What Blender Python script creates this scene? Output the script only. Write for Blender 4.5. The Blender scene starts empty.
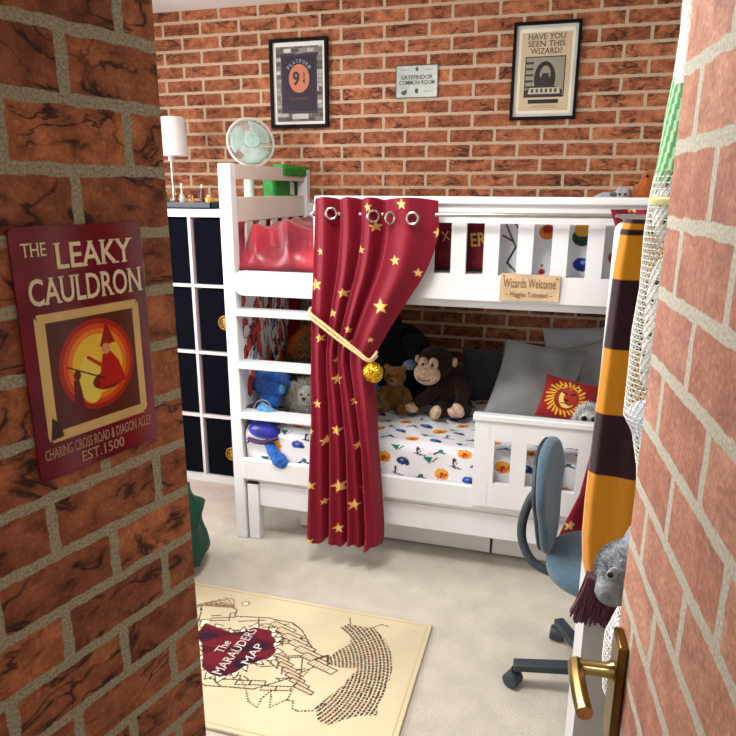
import bpy, bmesh, math, random
import numpy as np
from mathutils import Vector, Matrix, Euler
R = math.radians
random.seed(7); rng = np.random.default_rng(7)
S = bpy.context.scene
COL = S.collection

# ------------------------------------------------------------------ colour and materials
def lin(c):
    c = np.asarray(c, float) / 255.0
    return np.where(c <= 0.04045, c / 12.92, ((c + 0.055) / 1.055) ** 2.4)
def rgba(c): return (*[float(v) for v in lin(c)], 1.0)
MATS = {}
def mat(name, color, rough=.5, metal=0., var=.12, nscale=30., bump=0., bscale=120., spec=.5, sheen=0., coat=0., dark=None, trans=0.):
    if name in MATS: return MATS[name]
    m = bpy.data.materials.new(name); m.use_nodes = True
    nt = m.node_tree; N = nt.nodes; L = nt.links; b = N['Principled BSDF']
    tc = N.new('ShaderNodeTexCoord')
    n = N.new('ShaderNodeTexNoise'); n.inputs['Scale'].default_value = nscale; n.inputs['Detail'].default_value = 5
    L.new(tc.outputs['Object'], n.inputs['Vector'])
    mx = N.new('ShaderNodeMix'); mx.data_type = 'RGBA'
    c = np.array(color, float)
    d = np.array(dark, float) if dark is not None else c * (1 - var)
    mx.inputs['A'].default_value = rgba(d)
    mx.inputs['B'].default_value = rgba(np.minimum(c * (1 + var * .4), 255))
    mr = N.new('ShaderNodeMapRange'); mr.inputs['From Min'].default_value = .32; mr.inputs['From Max'].default_value = .68
    L.new(n.outputs['Fac'], mr.inputs['Value']); L.new(mr.outputs['Result'], mx.inputs['Factor'])
    L.new(mx.outputs['Result'], b.inputs['Base Color'])
    b.inputs['Roughness'].default_value = rough; b.inputs['Metallic'].default_value = metal
    b.inputs['Specular IOR Level'].default_value = spec
    b.inputs['Sheen Weight'].default_value = sheen; b.inputs['Coat Weight'].default_value = coat
    b.inputs['Transmission Weight'].default_value = trans
    if bump > 0:
        n2 = N.new('ShaderNodeTexNoise'); n2.inputs['Scale'].default_value = bscale; n2.inputs['Detail'].default_value = 4
        L.new(tc.outputs['Object'], n2.inputs['Vector'])
        bp = N.new('ShaderNodeBump'); bp.inputs['Strength'].default_value = bump; bp.inputs['Distance'].default_value = .01
        L.new(n2.outputs['Fac'], bp.inputs['Height']); L.new(bp.outputs['Normal'], b.inputs['Normal'])
    MATS[name] = m
    return m
def paintmat(name, rough=.8, sheen=0., bump=.1, bscale=400, coat=0., spec=.3):
    if name in MATS: return MATS[name]
    m = bpy.data.materials.new(name); m.use_nodes = True
    nt = m.node_tree; N = nt.nodes; L = nt.links; b = N['Principled BSDF']
    a = N.new('ShaderNodeAttribute'); a.attribute_name = 'Col'
    tc = N.new('ShaderNodeTexCoord')
    n = N.new('ShaderNodeTexNoise'); n.inputs['Scale'].default_value = bscale
    L.new(tc.outputs['Object'], n.inputs['Vector'])
    L.new(a.outputs['Color'], b.inputs['Base Color'])
    bp = N.new('ShaderNodeBump'); bp.inputs['Strength'].default_value = bump; bp.inputs['Distance'].default_value = .004
    L.new(n.outputs['Fac'], bp.inputs['Height']); L.new(bp.outputs['Normal'], b.inputs['Normal'])
    b.inputs['Roughness'].default_value = rough; b.inputs['Sheen Weight'].default_value = sheen
    b.inputs['Coat Weight'].default_value = coat; b.inputs['Specular IOR Level'].default_value = spec
    MATS[name] = m
    return m
def brickmat(name, c1, c2, mortar, bw, bh, ms, crackcol, crack=.6, seed=0., mott=22., tint=(.42, .34, .30), grain=.72):
    m = bpy.data.materials.new(name); m.use_nodes = True
    nt = m.node_tree; N = nt.nodes; L = nt.links; b = N['Principled BSDF']
    uv = N.new('ShaderNodeTexCoord')
    ad0 = N.new('ShaderNodeVectorMath'); ad0.operation = 'ADD'; ad0.inputs[1].default_value = (seed, 0, 0)
    L.new(uv.outputs['UV'], ad0.inputs[0])
    def noise(sc, det, vec, dist=0., stretch=None):
        n = N.new('ShaderNodeTexNoise'); n.inputs['Scale'].default_value = sc; n.inputs['Detail'].default_value = det
        n.inputs['Distortion'].default_value = dist
        if stretch:
            v = N.new('ShaderNodeVectorMath'); v.operation = 'MULTIPLY'; v.inputs[1].default_value = stretch
            L.new(vec, v.inputs[0]); vec = v.outputs[0]
        L.new(vec, n.inputs['Vector']); return n
    def math_(op, a, v=None, v2=None):
        n = N.new('ShaderNodeMath'); n.operation = op
        L.new(a, n.inputs[0])
        if v is not None:
            if hasattr(v, 'links'): L.new(v, n.inputs[1])
            else: n.inputs[1].default_value = v
        return n.outputs[0]
    def rng_(a, f0, f1, t0, t1):
        n = N.new('ShaderNodeMapRange'); L.new(a, n.inputs['Value'])
        for k, v in zip(('From Min', 'From Max', 'To Min', 'To Max'), (f0, f1, t0, t1)): n.inputs[k].default_value = v
        return n.outputs['Result']
    def mix(fac, A, B, blend='MIX'):
        n = N.new('ShaderNodeMix'); n.data_type = 'RGBA'; n.blend_type = blend
        if hasattr(fac, 'links'): L.new(fac, n.inputs['Factor'])
        else: n.inputs['Factor'].default_value = fac
        for s, k in ((A, 'A'), (B, 'B')):
            if hasattr(s, 'links'): L.new(s, n.inputs[k])
            else: n.inputs[k].default_value = s
        return n.outputs['Result']
    w = noise(38, 3, ad0.outputs[0])
    sub = N.new('ShaderNodeVectorMath'); sub.operation = 'SUBTRACT'; sub.inputs[1].default_value = (.5, .5, .5)
    L.new(w.outputs['Color'], sub.inputs[0])
    scl = N.new('ShaderNodeVectorMath'); scl.operation = 'SCALE'; scl.inputs['Scale'].default_value = bh * .11
    L.new(sub.outputs[0], scl.inputs[0])
    add = N.new('ShaderNodeVectorMath'); L.new(ad0.outputs[0], add.inputs[0]); L.new(scl.outputs[0], add.inputs[1])
    br = N.new('ShaderNodeTexBrick'); br.inputs['Scale'].default_value = 1
    br.offset = .5; br.squash = 1
    br.inputs['Brick Width'].default_value = bw; br.inputs['Row Height'].default_value = bh
    br.inputs['Mortar Size'].default_value = ms; br.inputs['Mortar Smooth'].default_value = .25
    br.inputs['Color1'].default_value = rgba(c1); br.inputs['Color2'].default_value = rgba(c2)
    br.inputs['Mortar'].default_value = rgba(mortar)
    L.new(add.outputs[0], br.inputs['Vector'])
    mo = noise(mott, 9, ad0.outputs[0], .3)
    mo2 = noise(mott * 5, 6, ad0.outputs[0])
    base = mix(rng_(mo.outputs['Fac'], .32, .7, 0, 1), mix(1., br.outputs['Color'], (*tint, 1), 'MULTIPLY'), br.outputs['Color'])
    base = mix(rng_(mo2.outputs['Fac'], .55, .75, 0, .5), base, mix(1., br.outputs['Color'], (1.45, 1.5, 1.5, 1), 'MULTIPLY'))
    ck = noise(1., 7, add.outputs[0], 1.3, (1.3 / bw, 1.0 / bh, 1))
    a1 = math_('ABSOLUTE', math_('SUBTRACT', ck.outputs['Fac'], .5))
    line = rng_(a1, .004, .034, 1, 0)
    mk = noise(2.2 / bw, 2, ad0.outputs[0])
    line = math_('MULTIPLY', line, rng_(mk.outputs['Fac'], .40, .54, 0, crack))
    base = mix(line, base, rgba(crackcol))
    fg_ = noise(170, 8, ad0.outputs[0], .4)
    base = mix(rng_(fg_.outputs['Fac'], .35, .65, .0, .55), mix(1., base, (1.22, 1.2, 1.18, 1), 'MULTIPLY'), mix(1., base, (.62, .58, .55, 1), 'MULTIPLY'))
    sh = rng_(a1, .02, .16, crack * .5, 0)
    base = mix(math_('MULTIPLY', sh, rng_(mk.outputs['Fac'], .45, .65, 0, 1)), base, rgba(crackcol))
    mn = noise(260, 5, ad0.outputs[0])
    mort = mix(rng_(mn.outputs['Fac'], .3, .7, 0, 1), rgba(np.array(mortar) * grain), rgba(np.minimum(np.array(mortar) * 1.1, 255)))
    fin = mix(br.outputs['Fac'], base, mort)
    L.new(fin, b.inputs['Base Color'])
    b.inputs['Roughness'].default_value = .75; b.inputs['Specular IOR Level'].default_value = .25
    bp = N.new('ShaderNodeBump'); bp.inputs['Strength'].default_value = .25; bp.inputs['Distance'].default_value = .003
    L.new(math_('MULTIPLY', mo2.outputs['Fac'], 1.), bp.inputs['Height']); L.new(bp.outputs['Normal'], b.inputs['Normal'])
    return m

# ------------------------------------------------------------------ objects
ORG = {}
def tag(o, label=None, cat=None, group=None, kind=None):
    if label: o['label'] = label
    if cat: o['category'] = cat
    if group: o['group'] = group
    if kind: o['kind'] = kind
    return o
def thing(name, loc, label, cat, group=None):
    o = bpy.data.objects.new(name, None); COL.objects.link(o); o.location = loc
    o.empty_display_size = .1
    ORG[o] = Vector(loc)
    return tag(o, label, cat, group)
class MB:
    def __init__(s): s.v = []; s.f = []; s.col = None
    def add(s, vs, fs):
        o = len(s.v); s.v += [tuple(map(float, v)) for v in vs]; s.f += [tuple(i + o for i in f) for f in fs]; return s
    def box(s, x0, x1, y0, y1, z0, z1):
        return s.add([(x, y, z) for x in (x0, x1) for y in (y0, y1) for z in (z0, z1)],
                     [(0, 1, 3, 2), (4, 6, 7, 5), (0, 4, 5, 1), (2, 3, 7, 6), (0, 2, 6, 4), (1, 5, 7, 3)])
    def obox(s, c, d, hx, hy, hz):       # box with horizontal axis d, half sizes along d, across, up
        d = Vector((d[0], d[1], 0)).normalized(); n = Vector((-d.y, d.x, 0)); c = Vector(c)
        vs = [c + d * a * hx + n * b_ * hy + Vector((0, 0, e * hz)) for a in (-1, 1) for b_ in (-1, 1) for e in (-1, 1)]
        return s.add(vs, [(0, 1, 3, 2), (4, 6, 7, 5), (0, 4, 5, 1), (2, 3, 7, 6), (0, 2, 6, 4), (1, 5, 7, 3)])
    def prism(s, pts, off):              # planar polygon (3D points) extruded by off
        n = len(pts); off = Vector(off)
        vs = [Vector(p) for p in pts] + [Vector(p) + off for p in pts]
        return s.add(vs, [tuple(range(n)), tuple(range(2 * n - 1, n - 1, -1))] + [(i, i + n, (i + 1) % n + n, (i + 1) % n) for i in range(n)])
    def tube(s, pts, r, n=10, caps=True):
        pts = [Vector(p) for p in pts]; k = len(pts)
        rr = r if hasattr(r, '__len__') else [r] * k
        t0 = (pts[1] - pts[0]).normalized()
        up = Vector((0, 0, 1)) if abs(t0.z) < .9 else Vector((0, 1, 0))
        a = t0.cross(up).normalized(); vs = []; fs = []
        for i, p in enumerate(pts):
            t = (pts[min(i + 1, k - 1)] - pts[max(i - 1, 0)]).normalized()
            a = (a - t * a.dot(t)).normalized(); b = t.cross(a)
            for j in range(n):
                q = 2 * math.pi * j / n; vs.append(p + (a * math.cos(q) + b * math.sin(q)) * rr[i])
        for i in range(k - 1):
            for j in range(n): fs.append((i * n + j, i * n + (j + 1) % n, (i + 1) * n + (j + 1) % n, (i + 1) * n + j))
        if caps: fs += [tuple(range(n - 1, -1, -1)), tuple(range((k - 1) * n, k * n))]
        return s.add(vs, fs)
    def ell(s, c, r, rot=(0, 0, 0), nu=20, nv=12):
        r = r if hasattr(r, '__len__') else (r, r, r); M = Euler([R(a) for a in rot]).to_matrix(); c = Vector(c)
        vs = [c + M @ Vector((0, 0, r[2]))]; fs = []
        for i in range(1, nv):
            t = math.pi * i / nv
            for j in range(nu):
                p = 2 * math.pi * j / nu
                vs.append(c + M @ Vector((r[0] * math.sin(t) * math.cos(p), r[1] * math.sin(t) * math.sin(p), r[2] * math.cos(t))))
        vs.append(c - M @ Vector((0, 0, r[2]))); e = len(vs) - 1
        for j in range(nu): fs.append((0, 1 + j, 1 + (j + 1) % nu))
        for i in range(nv - 2):
            for j in range(nu): a = 1 + i * nu; fs.append((a + j, a + nu + j, a + nu + (j + 1) % nu, a + (j + 1) % nu))
        a = 1 + (nv - 2) * nu
        for j in range(nu): fs.append((a + j, e, a + (j + 1) % nu))
        return s.add(vs, fs)
    def lathe(s, c, prof, n=28, M=None):
        c = Vector(c); M = M or Matrix.Identity(3); vs = []; fs = []; k = len(prof)
        for (r, z) in prof:
            for j in range(n):
                q = 2 * math.pi * j / n; vs.append(c + M @ Vector((max(r, 1e-4) * math.cos(q), max(r, 1e-4) * math.sin(q), z)))
        for i in range(k - 1):
            for j in range(n): fs.append((i * n + j, i * n + (j + 1) % n, (i + 1) * n + (j + 1) % n, (i + 1) * n + j))
        fs += [tuple(range(n - 1, -1, -1)), tuple(range((k - 1) * n, k * n))]
        return s.add(vs, fs)
    def torus(s, c, R1, r1, M=None, n=28, k=8):
        c = Vector(c); M = M or Matrix.Identity(3); vs = []; fs = []
        for i in range(n):
            a = 2 * math.pi * i / n
            for j in range(k):
                b = 2 * math.pi * j / k
                vs.append(c + M @ Vector(((R1 + r1 * math.cos(b)) * math.cos(a), (R1 + r1 * math.cos(b)) * math.sin(a), r1 * math.sin(b))))
        for i in range(n):
            for j in range(k): fs.append((i * k + j, ((i + 1) % n) * k + j, ((i + 1) % n) * k + (j + 1) % k, i * k + (j + 1) % k))
        return s.add(vs, fs)
    def grid(s, P):
        n, m = P.shape[:2]
        return s.add(P.reshape(-1, 3), [(i * m + j, i * m + j + 1, (i + 1) * m + j + 1, (i + 1) * m + j) for i in range(n - 1) for j in range(m - 1)])
    def build(s, name, m, parent=None, loc=None, bevel=0., smooth=True, angle=35, remesh=0., sub=0, solid=0., disp=0., dscale=.03, smoothmod=0, wire=0., uvdir=None, uvoff=(0, 0)):
        me = bpy.data.meshes.new(name)
        o = bpy.data.objects.new(name, me); COL.objects.link(o)
        if parent is not None: org = ORG[parent]; o.parent = parent
        else: org = Vector(loc) if loc is not None else Vector((0, 0, 0)); o.location = org
        ORG[o] = org
        me.from_pydata([(v[0] - org[0], v[1] - org[1], v[2] - org[2]) for v in s.v], [], s.f); me.update()
        if not uvdir:
            bm = bmesh.new(); bm.from_mesh(me); bmesh.ops.recalc_face_normals(bm, faces=bm.faces); bm.to_mesh(me); bm.free()
        me.materials.append(m)
        if uvdir:
            uvl = me.uv_layers.new(name='UVMap')
            for lp in me.loops:
                v = s.v[lp.vertex_index]
                uvl.data[lp.index].uv = (v[0] * uvdir[0] + v[1] * uvdir[1] + uvoff[0], v[2] + uvoff[1])
        if smooth:
            me.polygons.foreach_set('use_smooth', [True] * len(me.polygons))
            if not remesh: me.set_sharp_from_angle(angle=R(angle))
        if s.col is not None:
            ca = me.color_attributes.new('Col', 'FLOAT_COLOR', 'POINT')
            ca.data.foreach_set('color', np.ascontiguousarray(s.col, dtype=np.float32).ravel())
        if wire: w = o.modifiers.new('w', 'WIREFRAME'); w.thickness = wire; w.use_replace = True
        if solid: w = o.modifiers.new('s', 'SOLIDIFY'); w.thickness = solid; w.offset = 0
        if bevel:
            w = o.modifiers.new('b', 'BEVEL'); w.width = bevel; w.segments = 3; w.limit_method = 'ANGLE'; w.angle_limit = R(40)
        if remesh:
            w = o.modifiers.new('r', 'REMESH'); w.mode = 'VOXEL'; w.voxel_size = remesh; w.use_smooth_shade = True
            w = o.modifiers.new('sm', 'SMOOTH'); w.iterations = 4; w.factor = .6
        if sub: w = o.modifiers.new('ss', 'SUBSURF'); w.levels = sub; w.render_levels = sub
        if disp:
            t = bpy.data.textures.new(name + '_fluff', 'CLOUDS'); t.noise_scale = dscale; t.noise_depth = 3
            w = o.modifiers.new('d', 'DISPLACE'); w.texture = t; w.strength = disp; w.texture_coords = 'LOCAL'
        return o
def box(name, m, b, parent=None, bevel=.003, loc=None): return MB().box(*b).build(name, m, parent, loc, bevel=bevel)
def painted(name, P, C, m, parent=None, loc=None, solid=0.):
    mb = MB(); mb.grid(P)
    n = P.shape[0] * P.shape[1]
    col = np.ones((n, 4), np.float32); col[:, :3] = lin(np.clip(C, 0, 255)).reshape(-1, 3); mb.col = col
    return mb.build(name, m, parent, loc, solid=solid, angle=70)
class Canvas:
    """a patch of cloth or paper, x to the right, y up, in metres; holds the printed colours"""
    def __init__(s, x0, x1, y0, y1, res, bg):
        s.nx = int(round((x1 - x0) / res)) + 1; s.ny = int(round((y1 - y0) / res)) + 1
        s.X, s.Y = np.meshgrid(np.linspace(x0, x1, s.nx), np.linspace(y0, y1, s.ny))
        s.C = np.ones((s.ny, s.nx, 3)) * np.array(bg, float)
    def put(s, mask, c): s.C[mask] = c
    def ell(s, cx, cy, rx, ry, c, rot=0.):
        a = R(rot); dx = s.X - cx; dy = s.Y - cy
        u = dx * math.cos(a) + dy * math.sin(a); v = -dx * math.sin(a) + dy * math.cos(a)
        s.put((u / rx) ** 2 + (v / ry) ** 2 < 1, c)
    def inpoly(s, pts):
        ins = np.zeros(s.X.shape, bool); n = len(pts)
        for i in range(n):
            x1, y1 = pts[i]; x2, y2 = pts[(i + 1) % n]
            if y1 == y2: continue
            c = ((y1 > s.Y) != (y2 > s.Y)) & (s.X < (x2 - x1) * (s.Y - y1) / (y2 - y1) + x1)
            ins ^= c
        return ins
    def poly(s, pts, c): s.put(s.inpoly(pts), c)
    def rect(s, x0, x1, y0, y1, c): s.put((s.X > x0) & (s.X < x1) & (s.Y > y0) & (s.Y < y1), c)
    def line(s, pts, w, c, dash=None):
        acc = 0.
        for (x1, y1), (x2, y2) in zip(pts[:-1], pts[1:]):
            L = math.hypot(x2 - x1, y2 - y1) + 1e-9
            t = ((s.X - x1) * (x2 - x1) + (s.Y - y1) * (y2 - y1)) / L ** 2
            tc = np.clip(t, 0, 1)
            d = np.hypot(s.X - x1 - tc * (x2 - x1), s.Y - y1 - tc * (y2 - y1))
            m = d < w / 2
            if dash: m &= (((acc + tc * L) / dash) % 1) < .6
            s.put(m, c); acc += L
    def star(s, cx, cy, r, c, rot=0., q=.42):
        s.poly([(cx + (r if k % 2 == 0 else r * q) * math.sin(R(rot) + k * math.pi / 5), cy + (r if k % 2 == 0 else r * q) * math.cos(R(rot) + k * math.pi / 5)) for k in range(10)], c)
    def noise(s, amp, sc):
        rr = np.random.default_rng(3); h = np.zeros(s.X.shape)
        for k in range(5):
            f = sc * 2 ** k
            for _ in range(3):
                a, b, p = rr.uniform(-f, f), rr.uniform(-f, f), rr.uniform(0, 6.3)
                h += np.sin(s.X * a + s.Y * b + p) / 2 ** k
        s.C = s.C * (1 + amp * h[..., None] / 3)
def lettering(name, body, m, parent, O, U, V, w, h=None, depth=.0006, bold=.0, align='CENTER', shear=0., serif=False):
    """raised letters; O = centre, U = reading direction, V = up direction"""
    cu = bpy.data.curves.new(name, 'FONT'); cu.body = body; cu.align_x = 'CENTER'; cu.extrude = 0; cu.offset = bold; cu.size = 1; cu.shear = shear
    cu.space_line = .85; cu.resolution_u = 3
    t = bpy.data.objects.new(name, cu); COL.objects.link(t)
    dg = bpy.context.evaluated_depsgraph_get(); dg.update()
    me0 = bpy.data.meshes.new_from_object(t.evaluated_get(dg)); bpy.data.objects.remove(t)
    co = np.array([v.co[:] for v in me0.vertices]); mn = co.min(0); mx = co.max(0); c = (mn + mx) / 2; sz = mx - mn
    sx = w / sz[0]; sy = (h / sz[1]) if h else sx
    U = Vector(U).normalized(); V = Vector(V).normalized(); Nn = U.cross(V); O = Vector(O)
    vs = [O + U * ((q[0] - c[0]) * sx) + V * ((q[1] - c[1]) * sy) + Nn * depth for q in co]
    mb = MB(); mb.add(vs, [tuple(p.vertices) for p in me0.polygons])
    if serif:                       # small feet and caps at the ends of the stems
        ys = co[:, 1]
        from collections import Counter
        flat = Counter(np.round(ys, 3)); top = [y for y in flat if y > .5 * mx[1]]
        levels = [0.0, max(top, key=lambda y: flat[y])]
        for e in me0.edges:
            a, b = co[e.vertices[0]], co[e.vertices[1]]
            for li, lv in enumerate(levels):
                if abs(a[1] - lv) < .012 and abs(b[1] - lv) < .012 and .03 < abs(a[0] - b[0]) < .2:
                    x0, x1 = min(a[0], b[0]) - .055, max(a[0], b[0]) + .055; y0, y1 = (lv - .004, lv + .036) if li == 0 else (lv - .036, lv + .004)
                    q = [O + U * ((x - c[0]) * sx) + V * ((y - c[1]) * sy) + Nn * depth for x, y in ((x0, y0), (x1, y0), (x1, y1), (x0, y1))]
                    mb.add(q, [(0, 1, 2, 3)])
    bpy.data.meshes.remove(me0)
    return mb.build(name, m, parent, smooth=False, solid=depth)
def tufts(name, m, parent, c, r, n, ln, wid=.004, down=.3, seed=1, cut=None):
    rr = random.Random(seed); mb = MB(); c = Vector(c); vs = []; fs = []
    for i in range(n):
        z = rr.uniform(-1, 1); a = rr.uniform(0, 6.283); q = math.sqrt(1 - z * z); d = Vector((q * math.cos(a), q * math.sin(a), z))
        if cut and not cut(d): continue
        p = c + Vector((d.x * r[0], d.y * r[1], d.z * r[2])); nn = Vector((d.x / r[0], d.y / r[1], d.z / r[2])).normalized()
        dr = (nn + Vector((rr.uniform(-.5, .5), rr.uniform(-.5, .5), rr.uniform(-.5, .5) - down))).normalized()
        s1 = dr.cross(Vector((0.3, .2, 1))).normalized() * wid / 2; s2 = dr.cross(s1).normalized() * wid / 2
        o = len(vs); l = ln * rr.uniform(.6, 1.2)
        vs += [p - nn * .004 + s1, p - nn * .004 - s1 * .5 + s2, p - nn * .004 - s1 * .5 - s2, p + dr * l]
        fs += [(o, o + 1, o + 3), (o + 1, o + 2, o + 3), (o + 2, o, o + 3)]
    return mb.add(vs, fs).build(name, m, parent)
def rotm(ax, deg): return Matrix.Rotation(R(deg), 3, ax)
def catmull(pts, k=8):
    pts = [Vector(p) for p in pts]; P = [pts[0]] + pts + [pts[-1]]; out = []
    for i in range(1, len(P) - 2):
        for j in range(k):
            t = j / k; a, b, c, d = P[i - 1], P[i], P[i + 1], P[i + 2]
            out.append(.5 * ((2 * b) + (c - a) * t + (2 * a - 5 * b + 4 * c - d) * t * t + (3 * b - a - 3 * c + d) * t ** 3))
    return out + [pts[-1]]

# common materials
white = mat('white_paint', (226, 227, 230), .42, var=.02, nscale=6)
offwhite = mat('white_laminate', (232, 233, 234), .4, var=.02, nscale=5)
plaster = mat('plaster_paint', (240, 238, 234), .9, var=.03, nscale=4)
chrome = mat('brushed_steel', (200, 198, 192), .22, 1., var=.05)
brass = mat('polished_brass', (190, 164, 108), .18, 1., var=.12, nscale=14)
brassd = mat('dark_brass', (120, 92, 46), .3, 1., var=.2, nscale=14)
black = mat('black_plastic', (22, 22, 24), .45, var=.1)
gold = mat('gold_print', (222, 180, 92), .5, .2, var=.06)
eyeb = mat('glossy_black_eye', (8, 8, 10), .12, var=.1)

# ================================================================== ROOM
BWX = 3.42
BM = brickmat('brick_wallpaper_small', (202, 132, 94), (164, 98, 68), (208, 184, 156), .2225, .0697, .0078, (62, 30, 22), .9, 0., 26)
LM = brickmat('brick_wallpaper_dark', (190, 120, 80), (148, 88, 60), (160, 152, 126), .180, .0838, .0088, (46, 22, 16), .95, 3.1, 24)  # shade on the side away from the window mixed into these brick colours
DM = brickmat('brick_wallpaper_pink', (204, 156, 134), (186, 134, 116), (196, 192, 176), .166, .0772, .0080, (150, 104, 98), .45, 7.7, 22, (.74, .64, .62), .88)  # washed-out window light mixed into these paler brick colours
def struct(o): o['kind'] = 'structure'; return o
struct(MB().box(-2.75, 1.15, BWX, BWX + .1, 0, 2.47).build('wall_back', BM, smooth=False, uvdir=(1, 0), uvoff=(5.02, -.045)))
carp = mat('beige_carpet', (226, 216, 201), 1., var=.06, nscale=9, bump=.9, bscale=260, spec=.1, sheen=.2)
nt = carp.node_tree; N = nt.nodes; L = nt.links
v = N.new('ShaderNodeTexNoise'); v.inputs['Scale'].default_value = 330; v.inputs['Detail'].default_value = 3
L.new([n for n in N if n.type == 'TEX_COORD'][0].outputs['Object'], v.inputs['Vector'])
mx0 = [n for n in N if n.type == 'MIX'][0]
mm = N.new('ShaderNodeMix'); mm.data_type = 'RGBA'; mm.blend_type = 'MULTIPLY'; mm.inputs['Factor'].default_value = 1
rr_ = N.new('ShaderNodeMapRange'); rr_.inputs['From Min'].default_value = .35; rr_.inputs['From Max'].default_value = .62; rr_.inputs['To Min'].default_value = .74; rr_.inputs['To Max'].default_value = 1.05
L.new(v.outputs['Fac'], rr_.inputs['Value']); L.new(mx0.outputs['Result'], mm.inputs['A']); L.new(rr_.outputs['Result'], mm.inputs['B'])
L.new(mm.outputs['Result'], N['Principled BSDF'].inputs['Base Color'])
struct(MB().box(-2.75, 1.15, -1.4, BWX + .1, -.08, 0).build('floor', carp, smooth=False))
struct(MB().box(-2.75, 1.15, -1.4, BWX + .1, 2.47, 2.55).build('ceiling', plaster, smooth=False))
struct(MB().box(1.05, 1.15, 0, BWX, 0, 2.47).build('wall_right', plaster, smooth=False))
# left side wall with a window opening (Y .75-2.25, z .85-2.15)
wy0, wy1, wz0, wz1 = .8, 2.3, .8, 2.2
wl = MB().box(-2.75, -2.65, 0, wy0, 0, 2.47).box(-2.75, -2.65, wy1, BWX, 0, 2.47).box(-2.75, -2.65, wy0, wy1, 0, wz0).box(-2.75, -2.65, wy0, wy1, wz1, 2.47)
struct(wl.build('wall_window_side', plaster, smooth=False))
wf = struct(MB().box(-2.72, -2.68, wy0, wy1, wz0, wz0 + .05).box(-2.72, -2.68, wy0, wy1, wz1 - .05, wz1).box(-2.72, -2.68, wy0, wy0 + .05, wz0, wz1)
            .box(-2.72, -2.68, wy1 - .05, wy1, wz0, wz1).box(-2.72, -2.68, 1.525, 1.575, wz0, wz1).build('window_1', white))
glass = bpy.data.materials.new('window_glass'); glass.use_nodes = True
g = glass.node_tree; g.nodes.remove(g.nodes['Principled BSDF']); tb = g.nodes.new('ShaderNodeBsdfTransparent'); g.links.new(tb.outputs[0], g.nodes['Material Output'].inputs[0])
gb = g.nodes.new('ShaderNodeBsdfGlossy'); gb.inputs['Roughness'].default_value = .02; ms_ = g.nodes.new('ShaderNodeMixShader'); ms_.inputs[0].default_value = .06
g.links.new(tb.outputs[0], ms_.inputs[1]); g.links.new(gb.outputs[0], ms_.inputs[2]); g.links.new(ms_.outputs[0], g.nodes['Material Output'].inputs[0])
MB().box(-2.702, -2.698, wy0 + .05, wy1 - .05, wz0 + .05, wz1 - .05).build('pane', glass, wf, smooth=False)
# entrance wall with the doorway the camera stands in
struct(MB().box(-2.75, -.82, -.1, 0, 0, 2.47).box(.20, 1.15, -.1, 0, 0, 2.47).box(-.82, .20, -.1, 0, 2.05, 2.47).build('wall_front', plaster, smooth=False))
struct(MB().box(-1.1, -1.0, -1.4, -.1, 0, 2.47).box(.9, 1.0, -1.4, -.1, 0, 2.47).box(-1.1, 1.0, -1.4, -1.3, 0, 2.47).build('wall_hall', plaster, smooth=False))
# near brick-papered wall on the left
LD = Vector((math.sin(R(14.5)), math.cos(R(14.5)), 0)); LN = Vector((LD.y, -LD.x, 0)); LP = Vector((-.563, .883, 0))
mb = MB(); a = LP - LD * .93
vs = [a, LP, LP - LN * .05, a - LN * .05]
mb.prism([(p.x, p.y, 0) for p in vs], (0, 0, 2.47))
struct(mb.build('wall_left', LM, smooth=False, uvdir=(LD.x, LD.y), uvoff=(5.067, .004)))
# the brick-papered door on the right
DD = Vector((-math.sin(R(4.8)), math.cos(R(4.8)), 0)); DN = Vector((-DD.y, DD.x, 0)); DP = Vector((.111, .806, 0))
a = DP - DD * .76
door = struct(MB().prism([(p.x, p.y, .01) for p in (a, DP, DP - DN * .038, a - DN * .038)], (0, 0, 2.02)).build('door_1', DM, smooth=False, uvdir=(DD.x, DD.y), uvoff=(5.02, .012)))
struct(MB().box(.20, .235, -.1, 0.0, 0, 2.05).box(-.82, -.785, -.1, 0, 0, 2.05).box(-.785, .20, -.1, 0, 2.01, 2.05).build('trim_1', white, bevel=.003))
# handle: backplate, neck, lever
def dp(s, n, z): q = DP + DD * s + DN * n; return (q.x, q.y, z)
hd = MB(); hd.obox(dp(-.046, .006, .955), DD, .022, .006, .078).build('handle_plate', brassd, door, bevel=.003)
MB().tube([dp(-.046, .012, .983), dp(-.046, .02, .983), dp(-.046, .055, .983)], [.013, .0095, .009], 16).build('handle_neck', brass, door)
MB().tube(catmull([dp(-.039, .055, .983), dp(-.06, .056, .982), dp(-.095, .055, .979), dp(-.120, .053, .977)], 5), .0105, 8).build('door_handle', brass, door, bevel=.001)

# ================================================================== LEFT WALL SIGN
def lp(s, n, z): q = LP + LD * s + LN * n; return Vector((q.x, q.y, z))
s0, s1, z0, z1 = -.252, -.058, 1.196, 1.521
sg = thing('tin_sign', lp(-.16, 0, z0), 'glossy maroon pub sign with cream lettering on the near left brick wall', 'sign')
rc = []
for (cx, cz, a0) in ((s1 - .008, z1 - .008, 0), (s0 + .008, z1 - .008, 90), (s0 + .008, z0 + .008, 180), (s1 - .008, z0 + .008, 270)):
    for k in range(5): q = R(a0 + k * 22.5); rc.append(lp(cx + .008 * math.cos(q), .002, cz + .008 * math.sin(q)))
glossr = mat('maroon_enamel', (116, 8, 30), .12, var=.25, nscale=12, spec=.35)
MB().prism(rc, LN * .003).build('sign_plate', glossr, sg)
w_, h_ = s1 - s0, z1 - z0
cv = Canvas(0, 1, 0, 1, .004, (214, 178, 112)); cv.noise(.05, 9)
inner = (cv.X > .09) & (cv.X < .93) & (cv.Y > .08) & (cv.Y < .93)
cv.put(inner, (96, 34, 22)); cv.C[inner] *= (1 - .5 * np.clip(np.hypot(cv.X - .52, cv.Y - .52)[inner] - .25, 0, 1))[:, None]
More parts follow.
